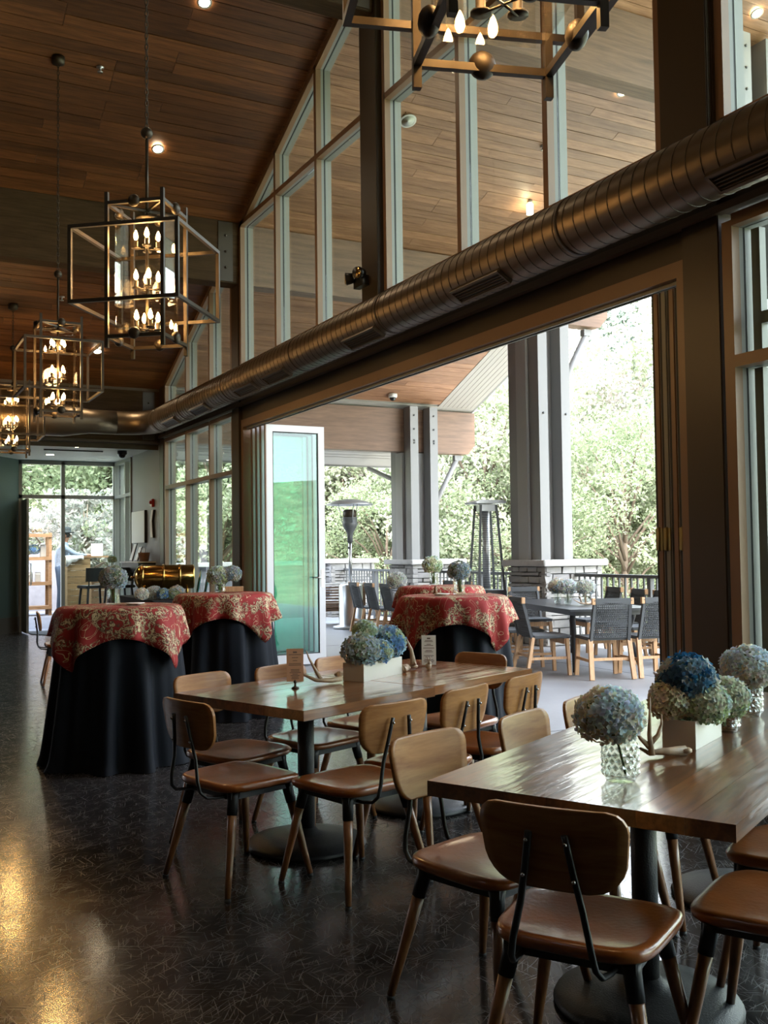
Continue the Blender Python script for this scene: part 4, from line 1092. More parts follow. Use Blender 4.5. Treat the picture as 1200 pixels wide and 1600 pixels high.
def bloom(label, kind, loc, r, group, stem_to=None, near=False, sq=1.0):
    """one hydrangea head with its stem; loc = centre of the head"""
    t = thing('hydrangea', label, 'flower', loc, rnd.uniform(0, 6.28) if stem_to is None else 0, group)
    f = link('florets', (BMN if near else BM)[kind], t); f.scale = (r/.085, r/.085, r/.085*sq); f.rotation_euler = (0, 0, rnd.uniform(0, 6.28))
    c = link('core', core_me, t); c.scale = (r/.085, r/.085, r/.085*sq)
    if stem_to is not None:
        e = Vector(stem_to)-Vector(loc); s = MB(); s.tube([(0, 0, -r*.5), e*.5+Vector((.004, 0, 0)), e], .004, 6); s.build('stem', M['stem_green'], t)
    return t
def planter(label, c, head, L, W, H, mt='white_ceramic'):
    t = thing('planter_box', label, 'planter', c, HD(head)+math.pi/2)
    b = MB(); th = .008
    b.b2((-L/2, -W/2, 0), (L/2, W/2, th))
    for s in (-1, 1): b.b2((-L/2, s*(W/2-th/2)-th/2, th), (L/2, s*(W/2-th/2)+th/2, H)); b.b2((s*(L/2-th/2)-th/2, -W/2+th, th), (s*(L/2-th/2)+th/2, W/2-th, H))
    b.build('box', M[mt], t); MB().b2((-L/2+th, -W/2+th, th), (L/2-th, W/2-th, H*.75)).build('floral_foam', M['bloom_core'], t)
    return t
TZ = .7605
def jar(label, c, r=.048, H=.135, bumps=True, wire=False, group='hydrangea jars'):
    t = thing('glass_jar', label, 'jar', c, 0, group)
    b = MB(); prof = [(1e-5, .006), (r*.80, .0), (r*.86, .008), (r*.88, .016)]
    nz = 26
    for i in range(nz+1):
        prof.append((r, .018+(H*.80-.018)*i/nz))
    prof += [(r*.93, H*.84), (r*.92, H*.90), (r*.97, H*.95), (r*.98, H), (r*.93, H), (r*.90, H*.9)]
    def fn(a, z):
        if bumps and .018 < z < H*.8: return 1+.085*abs(math.sin(7*a+ (0 if int((z-.018)/.016) % 2 else math.pi/2)))*abs(math.sin(math.pi*(z-.018)/.016))
        return 1
    b.lathe(prof, 56, (0, 0, 0), fn, False); b.build('glass', M['jar_glass'], t)
    if bumps:
        st = MB(); nr = max(2, int(H*.70/.018))
        for i in range(nr):
            z = .026+i*(H*.74-.026)/max(1, nr-1)
            for k in range(16):
                a = 2*math.pi*(k+(.5 if i % 2 else 0))/16; q = Vector((math.cos(a), math.sin(a), 0)); w = Vector((-q.y, q.x, 0)); c0 = q*(r*1.01)
                st.add([c0+q*.0055+Vector((0, 0, z)), c0+Vector((0, 0, z+.0095)), c0+w*.0095+Vector((0, 0, z)), c0+Vector((0, 0, z-.0095)), c0-w*.0095+Vector((0, 0, z))], [(0, 2, 1), (0, 3, 2), (0, 4, 3), (0, 1, 4)])
        st.build('embossed_diamonds', M['jar_facet'], t)['kind'] = 'stuff'
    MB().lathe([(1e-5, .012), (r*.86, .012), (r*.88, H*.5), (1e-5, H*.5)], 24).build('water', M['jar_glass'], t)
    if wire: 
        w = MB(); w.tube([(r*.95*math.cos(a), r*.95*math.sin(a), H*.87) for a in np.linspace(0, 2*math.pi, 17)], .002, 5, False); w.tube([(-r*.95, 0, H*.87), (-r*.6, -.01, H*1.15), (0, -.02, H*1.28), (r*.6, -.01, H*1.15), (r*.95, 0, H*.87)], .002, 5); w.build('wire_bail', M['black_steel'], t)
    return t
# middle tables: white planter
P1 = Vector((2.47, 4.83, TZ)); planter('low white planter box on the middle tables, full of blue hydrangeas', P1, 69-10, .40, .13, .095)
pl_u, pl_v = hv(59), hv(59-90)
gB = 'hydrangeas in the white planter'
for (a, b, z, r, k, lb) in ((-.14, -.01, .155, .10, 'dusk', 'grey-blue hydrangea at the left end of the middle white planter'),
                            (-.01, -.045, .14, .075, 'blue', 'blue hydrangea low at the front of the middle white planter'),
                            (.15, .0, .175, .103, 'blue', 'large bright blue hydrangea at the right end of the middle white planter'),
                            (.03, .07, .245, .068, 'green', 'small green hydrangea at the back of the middle white planter'),
                            (-.02, .05, .165, .07, 'pale', 'pale hydrangea in the heart of the middle white planter')):
    p = P1+pl_u*a+pl_v*b+Vector((0, 0, z)); bloom(lb, k, p, r, gB, P1+pl_u*a*.7+pl_v*max(-.03, min(.03, b))+Vector((0, 0, .075)))
# nearest table: jars and box
jc = Vector((1.985, 2.285, TZ)); jar('embossed glass jar nearest us on the nearest table', jc, .052, .135)
bloom('large cream and pale-blue hydrangea in the nearest glass jar', 'pale', jc+Vector((-.03, .01, .190)), .099, 'hydrangeas in jars', jc+Vector((.01, -.01, .02)), True, .95)
bx = Vector((2.60, 2.61, TZ)); planter('square white planter box beside the antler on the nearest table', bx, 62.5, .30, .115, .095)
bu, bv = hv(58.5), hv(58.5-90)
gN = 'hydrangeas in the square box on the nearest table'
for (a, b, z, r, k, lb) in ((-.06, .0, .225, .098, 'deep', 'deep blue hydrangea crowning the box on the nearest table'),
                            (-.10, .04, .155, .082, 'cream', 'cream-green hydrangea at the left of the box on the nearest table'),
                            (-.06, -.055, .145, .085, 'green', 'green hydrangea at the front of the box on the nearest table'),
                            (.06, .02, .185, .08, 'dusk', 'grey-blue hydrangea at the back right of the box on the nearest table')):
    p = bx+bu*a+bv*b+Vector((0, 0, z)); bloom(lb, k, p, r, gN, bx+bu*a*.6+bv*max(-.03, min(.03, b))+Vector((0, 0, .08)), True)
j2 = Vector((2.84, 2.68, TZ)); jar('small glass jar half hidden behind the box on the nearest table', j2, .045, .075)
bloom('pale green hydrangea in the small jar behind the box', 'green', j2+Vector((0, 0, .125)), .085, 'hydrangeas in jars', j2+Vector((0, .01, .02)), True)
j3 = Vector((3.18, 2.88, TZ)); jar('glass bail jar at the right edge of the nearest table', j3, .052, .15, True, True)
bloom('big white-blue hydrangea in the bail jar at the right edge', 'pale', j3+Vector((0, 0, .195)), .108, 'hydrangeas in jars', j3+Vector((.01, .01, .02)), True, .9)
# cocktail-table vases
def vase(label, c, r, H):
    t = thing('glass_vase', label, 'vase', c, 0, 'clear vases on the red cloths')
    MB().lathe([(1e-5, .004), (r, 0), (r*1.02, .01), (r*.9, H*.3), (r*.88, H*.7), (r*1.05, H), (r*1.0, H), (r*.83, H*.7), (r*.85, H*.3), (1e-5, .012)], 28).build('glass', M['jar_glass'], t)
    return t
TCZ = 1.088
def vased(lbv, lbf, c, kind, r, off, H=.15, ns=5):
    c = Vector(c); vase(lbv, c, .05, H)
    t = bloom(lbf, kind, c+Vector(off), r, 'hydrangeas over the red cloths', c+Vector((0, 0, .02)))
    s = MB(); rr = random.Random(len(lbf))
    for i in range(ns):
        a = rr.uniform(0, 6.28); s.tube([(.02*math.cos(a)-off[0], .02*math.sin(a)-off[1], .02-off[2]), (.02*math.cos(a+2), .02*math.sin(a+2), -r*.6)], .0035, 5)
    s.build('extra_stems', M['stem_green'], t)['kind'] = 'stuff'
ax, ay = CT['A']; vased('clear vase on the nearest left red cloth', 'round green-grey hydrangea above the nearest left red cloth', (ax-.02, ay+.12, TCZ), 'dusk', .098, (-.0, 0, .185))
bx_, by_ = CT['B']; vased('clear vase on the red cloth before the glass door', 'green hydrangea above the red cloth before the glass door', (bx_+.0, by_+.1, TCZ), 'green', .098, (-.03, 0, .15), .12)
bloom('pale hydrangea sharing the vase before the glass door', 'dusk', (bx_+.10, by_+.07, TCZ+.165), .085, 'hydrangeas over the red cloths', (bx_+.01, by_+.1, TCZ+.03))
cx_, cy_ = CT['C']; vased('clear vase on the red cloth in the opening', 'green-grey hydrangea above the red cloth in the opening', (cx_+.06, cy_+.0, TCZ), 'dusk', .09, (0, 0, .19), .13)
dx_, dy_ = CT['D']; vased('clear vase on the red cloth outside the opening', 'pale green hydrangea above the red cloth outside the opening', (dx_-.05, dy_+.05, TCZ), 'green', .10, (-.02, 0, .21), .16)
bloom('white hydrangea at the left of the outermost red cloth', 'white', (dx_-.34, dy_+.32, TCZ+.05), .10, 'hydrangeas over the red cloths', (dx_-.34, dy_+.32, TCZ))
def plate(label, c, r=.07):
    t = thing('small_plate', label, 'plate', c, 0, 'small plates on the red cloths'); MB().lathe([(1e-5, .002), (r*.6, .002), (r, .012), (r*1.0, .009), (r*.6, 0), (1e-5, 0)], 24).build('dish', M['off_white'], t)
plate('small pale dish beside the vase on the nearest left red cloth', (ax+.10, ay-.02, TCZ)); plate('small pale dish beside the vase on the red cloth in the opening', (cx_-.10, cy_+.02, TCZ))
t = thing('card_holder', 'tiny brown card holder on the red cloth in the opening', 'holder', (cx_-.13, cy_+.06, TCZ+.012)); MB().lathe([(.02, 0), (.016, .02), (.006, .045), (.012, .06), (1e-5, .062)], 12).build('stand', M['leg_wood'], t)
# porch table flowers
for i, (a, b, k) in enumerate(((1.15, .45, 'white'), (1.42, .42, 'pale'), (.92, .60, 'white'))):
    c = pat(a, b); c.z = .746; lbp = ('left', 'middle', 'right')[(1, 0, 2)[i]]
    c2 = c.copy(); jar('clear vase, %s of three on the dark porch table' % lbp, c2, .05, .15, False, False, 'porch table vases')
    bloom('pale hydrangea, %s of three on the dark porch table' % lbp, k, c+Vector((0, 0, .215)), .115, 'hydrangeas on the porch table', c+Vector((0, 0, .02)))

# ------------------------------------------------------------------ antlers, menu cards
def antler(label, c, rz, main, tines, rad=.013):
    t = thing('antler', label, 'antler', c, rz, 'shed antlers on the tables')
    n = len(main); MB().tube([Vector(p) for p in main], [rad*1.35 if i == 0 else rad*(1.08-.85*(i/(n-1))**1.6) for i in range(n)], 10).build('beam', M['antler'], t)
    for tn in tines:
        m_ = len(tn); MB().tube([Vector(p) for p in tn], [rad*.85*(1-.85*i/(m_-1)) for i in range(m_)], 8).build('tine', M['antler'], t)
    MB().lathe([(rad*1.2, -.008), (rad*1.7, -.003), (rad*1.6, .006), (rad*1.1, .010)], 12, main[0]).build('burr', M['antler'], t)
a1 = Vector((2.13, 4.72, TZ+.016))
antler('forked antler lying left of the middle white planter', a1, R_(0), [(.10, .045, .02), (.09, .0, .004), (.03, -.01, .0), (-.05, .0, .006), (-.105, .03, .035), (-.13, .06, .07)], [[(-.02, .0, .004), (-.05, .01, .06), (-.08, .02, .12), (-.095, .02, .16)]], .014)
a2 = Vector((2.83, 5.02, TZ+.016))
antler('upright antler tine beside the white menu card', a2, R_(20), [(.0, 0, .0), (-.008, .0, .05), (-.02, .0, .10), (-.05, .01, .165)], [[(.0, 0, .0), (-.05, .03, .006), (-.11, .04, .012)], [(-.01, 0, .008), (-.02, -.03, .02), (-.05, -.05, .035)]], .015)
a3 = Vector((2.73, 4.93, TZ+.014))
antler('short antler piece lying right of the middle white planter', a3, R_(60), [(.06, .0, .004), (.0, .01, .0), (-.06, .0, .004), (-.10, .01, .03)], [], .015)
a4 = Vector((2.275, 2.475, TZ+.016))
antler('antler with upright tines between the jar and the box', a4, R_(-4), [(.13, -.02, .0), (.06, .0, .0), (.0, .01, .0), (-.03, .03, .02)], [[(-.0, -.01, -.006), (.0, .0, .06), (.003, .0, .12), (.006, .0, .18)], [(.0, .0, .03), (.035, .0, .055), (.05, .0, .09), (.052, .0, .12)], [(-.0, .0, .02), (-.03, .01, .05), (-.045, .02, .08)]], .0125)
antler('branching antler on the dark porch table', pat(.75, .50)+Vector((0, 0, .765)), R_(20), [(.16, 0, .0), (.05, .02, .0), (-.08, .0, .01), (-.2, .03, .06)], [[(.05, .01, 0), (.07, .02, .07), (.06, .02, .13)], [(-.06, 0, 0), (-.06, .02, .08), (-.1, .02, .12)]], .015)
def menu(label, c, head, w, h, card, base):
    t = thing('menu_card', label, 'menu', c, HD(head), None)
    z0 = .035
    MB().b2((-w/2, -.0015, z0), (w/2, .0015, z0+h)).build('card', M[card], t)
    s = MB(); s.lathe([(.020, 0), (.018, .006), (.006, .012), (.005, .026), (.010, .034), (.004, .042), (1e-5, .044)], 14); s.build('holder', M[base], t)
    rr = random.Random(len(label)); ln = MB(); z = z0+h-.03
    ln.b2((-.010, -.0026, z0+h-.022), (.010, -.0015, z0+h-.014))
    while z > z0+.014:
        k = rr.uniform(.25, .8)*w/2
        if rr.random() < .8: ln.b2((-k, -.0024, z-.0016), (k, -.0015, z+.0016))
        z -= .0075
    ln.build('print_lines', M['ink'], t)['kind'] = 'stuff'
menu('brown kraft menu card in a small bronze holder', Vector((1.93, 4.64, TZ)), 22, .085, .165, 'kraft_card', 'chand_bronze')
menu('white menu card with faint print beside the antler', Vector((2.98, 5.10, TZ-.028)), 34, .085, .175, 'paper', 'antler')
rb = thing('rabbit_figurine', 'tiny antler-coloured rabbit figurine by the white menu card', 'figurine', Vector((2.90, 4.97, TZ)))
MB().ball((0, 0, .018), .018, 12).ball((0, -.012, .038), .011, 10).build('body', M['antler'], rb)
for s in (-1, 1): MB().tube([(s*.004, -.01, .045), (s*.009, -.008, .072)], [.0045, .0025], 8).build('ear', M['antler'], rb)

# ------------------------------------------------------------------ entry and buffet corner
t = thing('door_mat', 'dark grey mat inside the entry door', 'mat', (0, 0, 0)); MB().prism([(2.74, 19.8), (3.75, 19.8), (3.75, 18.55), (3.12, 18.55), (2.74, 19.1)], 2, .001, .010).build('pile', M['mat_grey'], t)
t = thing('wall_canvas', 'blank pale canvas board on the grey wall by the entry', 'picture', (WX-.02, 17.87, 1.94)); MB().b2((-.045, -.47, -.29), (0, .47, .29)).build('edge', M['black_steel'], t); MB().b2((-.052, -.465, -.285), (-.045, .465, .285)).build('face', M['white_board'], t)
t = thing('wall_sign', 'folded white sign with black edges under the red alarm', 'sign', (WX-.02, 16.92, 1.97)); 
b = MB(); b.prism([(-.06, -.24), (.10, -.24), (.14, .06), (.02, .24), (-.10, .24), (.0, .05)], 0, -.04, 0); b.build('edge', M['black_steel'], t); b = MB(); b.prism([(-.055, -.235), (.09, -.235), (.13, .06), (.015, .235), (-.09, .235), (.005, .05)], 0, -.046, -.04); b.build('face', M['off_white'], t)
t = thing('fire_alarm', 'red fire alarm high on the grey wall by the entry', 'alarm', (WX-.02, 16.95, 2.33)); MB().b2((-.05, -.06, -.07), (0, .06, .07)).build('housing', M['alarm_red'], t, .008); MB().lathe([(.035, 0), (.03, .02), (1e-5, .03)], 14).build('strobe', M['alarm_red'], t).rotation_euler = (0, -math.pi/2, 0)
t.children[1].location = (-.05, 0, .01)
t = thing('wall_cabinet', 'black wall shelf with a pale top on the grey wall', 'shelf', (WX-.02, 17.45, 1.13)); MB().b2((-.30, -.62, 0), (0, .62, .17)).build('body', M['black_steel'], t); MB().b2((-.32, -.65, .17), (0, .65, .195)).build('top', M['off_white'], t)
for i, (y, h, lb) in enumerate(((17.75, .32, 'taller dark photo frame leaning on the black wall shelf'), (17.38, .26, 'smaller dark photo frame leaning on the black wall shelf'))):
    t = thing('photo_frame', lb, 'frame', (WX-.17, y, 1.326)); b = MB(); b.beam((-.05, 0, 0), (.04, 0, h), .20, .015, (1, 0, 0)); b.build('frame', M['black_steel'], t)
    b = MB(); b.beam((-.058, 0, .02), (.028, 0, h-.015), .17, .006, (1, 0, 0)); b.build('picture', M['off_white'], t)
t = thing('utensil_basket', 'brown woven basket of utensils on the black wall shelf', 'basket', (WX-.18, 17.0, 1.326)); MB().lathe([(.08, 0), (.10, .12), (.105, .15), (.095, .15), (.075, .01), (1e-5, .01)], 18).build('basket', M['leg_wood'], t)
for k in range(4): MB().tube([(.03*math.cos(k*1.6), .03*math.sin(k*1.6), .03), (.05*math.cos(k*1.6), .05*math.sin(k*1.6), .23)], .006, 6).build('utensil', M['stainless'], t)
# buffet
BX, BYc = 3.78, 13.75
t = thing('buffet_table', 'black-draped buffet table below the long windows', 'table', (BX, BYc, 0)); MB().b2((-.46, -1.0, .83), (.46, 1.0, .845)).build('tabletop', M['black_drape'], t)
b = MB(); prof = []
n = 120
for z in (.84, .6, .3, .01):
    for k in range(n):
        a = 4*k/n; sd = int(a); f = a-sd
        p = [(-.46+.92*f, -1.0), (.46, -1.0+2*f), (.46-.92*f, 1.0), (-.46, 1.0-2*f)][sd]; w = 1+.03*math.sin(k*1.9)*(1-z/.84)
        b.v.append((p[0]*w, p[1]*w, z))
for i in range(3):
    for k in range(n): b.f.append((i*n+k, (i+1)*n+k, (i+1)*n+(k+1) % n, i*n+(k+1) % n)); b.sm.append(True)
b.build('drape', M['black_drape'], t)
t = thing('brass_warmer', 'polished brass drum-shaped food warmer on the black buffet', 'food warmer', (3.70, 13.55, .85), HD(104))
dr = [(1e-5, -.42), (.05, -.42), (.06, -.40), (.13, -.385), (.16, -.36), (.165, -.30)]
b = MB(); b.tube([(0, -.42, .28), (0, -.40, .28), (0, -.36, .28), (0, -.32, .28), (0, .38, .28), (0, .40, .28)], [.03, .09, .15, .168, .168, .16], 36); b.build('drum', M['brass'], t)
for y in (-.30, -.02, .20): MB().tube([(0, y-.014, .28), (0, y+.014, .28)], .176, 36).build('band', M['brass'], t)
for y in (-.28, .30):
    for s in (-1, 1): MB().tube([(s*.11, y, .17), (s*.15, y, 0)], [.016, .012], 10).build('leg', M['brass'], t)
MB().ball((0, -.44, .28), .022, 12).build('knob', M['brass'], t)
for lb, x, y, m_ in (('upright glass platter behind the brass warmer, left one', 3.98, 12.85, 'teal_plate'), ('upright teal platter beside the brass warmer, right one', 4.12, 12.95, 'teal_plate')):
    t = thing('platter', lb, 'platter', (x, y, .85), HD(104)); b = MB(); b.lathe([(1e-5, 0), (.13, 0), (.19, .012), (.19, .018), (.13, .006), (1e-5, .006)], 32); o = b.build('dish', M[m_], t); o.rotation_euler = (R_(80), 0, 0); o.location = (0, 0, .19)
    MB().b2((-.06, -.05, 0), (.06, .06, .02)).build('easel', M['black_steel'], t)
gb = 'hydrangeas on the buffet'
for (px_, py_, k, r, lb) in ((3.42, 13.05, 'white', .10, 'white hydrangea at the left of the buffet, by the brass warmer'), (3.50, 12.88, 'blue', .085, 'blue hydrangea low in the buffet arrangement'), (3.62, 12.86, 'green', .08, 'green hydrangea in the middle of the buffet arrangement'), (3.70, 12.95, 'pale', .10, 'lilac-white hydrangea at the right of the buffet arrangement'), (3.22, 12.9, 'pale', .09, 'pale hydrangea at the near left corner of the buffet')):
    bloom(lb, k, (px_, py_, .85+r*.85), r, gb)
t = thing('serving_tray', 'small rosy wooden tray behind the vase before the glass door', 'tray', (bx_+.16, by_+.24, TCZ), HD(20)); MB().b2((-.10, -.07, 0), (.10, .07, .01)).b2((-.10, -.07, .01), (.10, -.06, .045)).b2((-.10, .06, .01), (.10, .07, .045)).b2((-.10, -.06, .01), (-.09, .06, .045)).b2((.09, -.06, .01), (.10, .06, .045)).build('tray', M['teak'], t)
# high table and two bar stools by the entry
t = thing('high_table', 'white-topped high table between the bar stools by the entry', 'table', (4.0, 18.45, 0)); MB().lathe([(1e-5, 1.15), (.30, 1.15), (.30, 1.18), (1e-5, 1.18)], 28).build('tabletop', M['off_white'], t); MB().tube([(0, 0, .02), (0, 0, 1.15)], .035, 12).build('pedestal', M['black_cast'], t); MB().lathe([(.26, 0), (.25, .02), (.04, .05)], 24).build('base_disc', M['black_cast'], t)
vase('clear vase on the white-topped high table', (4.05, 18.4, 1.181), .04, .12); bloom('small round green hydrangea on the white-topped high table', 'green', (4.05, 18.4, 1.36), .085, 'hydrangeas by the entry', (4.05, 18.4, 1.2))
def stool(label, x, y, head):
    t = thing('bar_stool', label, 'stool', (x, y, 0), HD(head), 'dark bar stools by the entry')
    for sx in (-1, 1):
        for sy in (-1, 1): MB().beam((sx*.24, sy*.24, 0), (sx*.17, sy*.17, .86), .032, .032).build('leg', M['stool_blue'], t)
    for sy in (-1, 1): MB().beam((-.21, sy*.21, .32), (.21, sy*.21, .32), .02, .025).build('foot_rail', M['stool_blue'], t)
    MB().b2((-.23, -.22, .86), (.23, .23, .91)).build('seat', M['stool_blue'], t, .015)
    b = MB(); pts = []
    for k in range(9):
        a = -1+2*k/8; pts.append((a*.23, -.22-.05*(1-a*a), 0))
    for p, q in zip(pts[:-1], pts[1:]):
        b.add([(p[0], p[1], .98), (q[0], q[1], .98), (q[0]*1.02, q[1]-.03, 1.22), (p[0]*1.02, p[1]-.03, 1.22), (p[0], p[1]+.022, .98), (q[0], q[1]+.022, .98), (q[0]*1.02, q[1]-.008, 1.22), (p[0]*1.02, p[1]-.008, 1.22)], [(0, 1, 2, 3), (5, 4, 7, 6), (3, 2, 6, 7), (1, 0, 4, 5), (0, 3, 7, 4), (2, 1, 5, 6)], False)
    b.build('backrest', M['stool_blue'], t)
    for s in (-1, 1): MB().beam((s*.17, -.20, .88), (s*.18, -.235, 1.02), .02, .02).build('back_post', M['stool_blue'], t)
stool('dark bar stool by the entry, left of the high table', 3.62, 17.9, -10); stool('dark bar stool by the entry, nearer the grey wall', 4.02, 17.75, -8)

# ------------------------------------------------------------------ outside the entry
pv = MB(); pv.prism([(20.05, -.004), (20.6, -.004), (21.1, .20), (27, .20), (27, -.5), (20.05, -.5)], 0, -3, 4.84); struct(pv.build('trim_6', M['concrete_wall']))
lw = MB(); lw.b2((-3, 23.3, .2), (3.95, 23.55, 1.55)); struct(lw.build('trim_7', M['concrete_wall']))
GZ = .20
SX0, SX1, SY = 2.62, 3.46, 21.55
t = thing('display_shelf', 'pale wooden shelf unit of bags and hydrangeas outside the entry', 'shelf', (0, 0, GZ))
for x in (SX0, SX1):
    for y in (SY, SY+.42): MB().b2((x-.03, y-.03, 0), (x+.03, y+.03, 1.72)).build('post', M['shelf_wood'], t)
SZ = (.16, .66, 1.18, 1.66)
for z in SZ: MB().b2((SX0-.03, SY-.04, z), (SX1+.03, SY+.46, z+.035)).build('shelf_board', M['shelf_wood'], t); MB().b2((SX0-.03, SY-.055, z-.03), (SX1+.03, SY-.04, z+.04)).build('shelf_lip', M['shelf_wood'], t)
def bag(label, x, y, z, h=.2):
    t = thing('paper_bag', label, 'bag', (x, y, z), rnd.uniform(-.3, .3), 'white paper bags on the outdoor shelf')
    b = MB(); b.prism([(-.07, 0), (.07, 0), (.072, h*.8), (.02, h), (-.02, h), (-.072, h*.8)], 0, -.055, .055); b.build('bag', M['bag_paper'], t, .006, 1)
for i in range(4): bag(('white paper bag on the third outdoor shelf, leftmost', 'white paper bag on the third outdoor shelf, second from left', 'white paper bag on the third outdoor shelf, third from left', 'white paper bag on the third outdoor shelf, rightmost')[i], 2.74+i*.165, SY+.13, GZ+.70)
bag('white paper bag on the top outdoor shelf between hydrangeas', 2.98, SY+.15, GZ+1.70, .36); bag('white paper bag on the second outdoor shelf, right end', 3.34, SY+.15, GZ+1.22, .26); bag('white paper bag on the second outdoor shelf, left end', 2.74, SY+.15, GZ+1.22, .26)
gs = 'hydrangeas on the outdoor shelf'
for x, z, k, r, lb in ((2.78, 1.81, 'white', .13, 'white hydrangea left on the outdoor shelf top'), (3.22, 1.80, 'pale', .13, 'pale blue hydrangea right on the outdoor shelf top'), (3.06, 1.82, 'white', .10, 'white hydrangea in the middle of the outdoor shelf top'), (2.98, 1.33, 'blue', .13, 'blue hydrangea, left on the second outdoor shelf'), (3.16, 1.34, 'blue', .12, 'blue hydrangea, right on the second outdoor shelf'), (2.74, .32, 'blue', .13, 'blue hydrangea on the lowest outdoor shelf'), (2.76, .47, 'pale', .11, 'pale hydrangea heaped on the lowest outdoor shelf')):
    bloom(lb, k, (x, SY+.18, GZ+z+.03), r, gs)
# crates and counter
t = thing('wooden_counter', 'rough wooden counter the man in the hat leans on', 'counter', (3.98, 21.45, GZ))
for i in range(9): MB().b2((-.24, -.30, .02+i*.13), (.22, -.275, .02+i*.13+.122)).build('board', M['chipboard'], t)
for sx in (-.22, .19): MB().b2((sx-.02, -.275, 0), (sx+.04, .25, 1.19)).build('side_panel', M['chipboard'], t)
MB().b2((-.26, -.31, 1.19), (.85, .28, 1.225)).build('counter_top', M['shelf_wood'], t)
MB().b2((.78, -.25, 0), (.83, .25, 1.19)).build('side_panel', M['chipboard'], t)
t = thing('table_runner', 'cream cloth draped over the rough wooden counter', 'cloth', (3.90, 21.45, GZ+1.227)); b = MB()
for i in range(9):
    u = i/8
    for (y, z) in ((.26, 0.003), (0, .008), (-.31, .006), (-.335, -.02), (-.335, -.06-.16*(1-u)**1.5-.02*math.sin(u*14))): b.v.append((-.2+.36*u, y-.008*math.sin(u*9), z))
for i in range(8):
    for j in range(4): a = i*5+j; b.f.append((a, a+1, a+6, a+5)); b.sm.append(True)
o = b.build('cloth', M['off_white'], t); sd_ = o.modifiers.new('thick', 'SOLIDIFY'); sd_.thickness = .006; sd_.offset = 1
t = thing('tilted_board', 'blank white board tilted on the wooden counter', 'board', (4.42, 21.55, GZ+1.226), HD(10)); b = MB(); b.beam((0, -.03, 0), (0, .06, .26), .24, .02, (0, 1, 0)); b.build('panel', M['paper'], t); b = MB(); b.beam((0, .12, 0), (0, .05, .2), .03, .02, (0, 1, 0)); b.build('prop', M['shelf_wood'], t)
t = thing('pale_crate', 'pale slatted wooden crate behind the bar stools', 'crate', (4.38, 20.75, 0))
for i in range(7): MB().b2((-.28, -.2, .03+i*.14), (.28, -.18, .03+i*.14+.125)).build('slat', M['shelf_wood'], t)
for s in (-.26, .22): MB().b2((s, -.18, 0), (s+.04, .2, 1.02)).build('side', M['shelf_wood'], t)

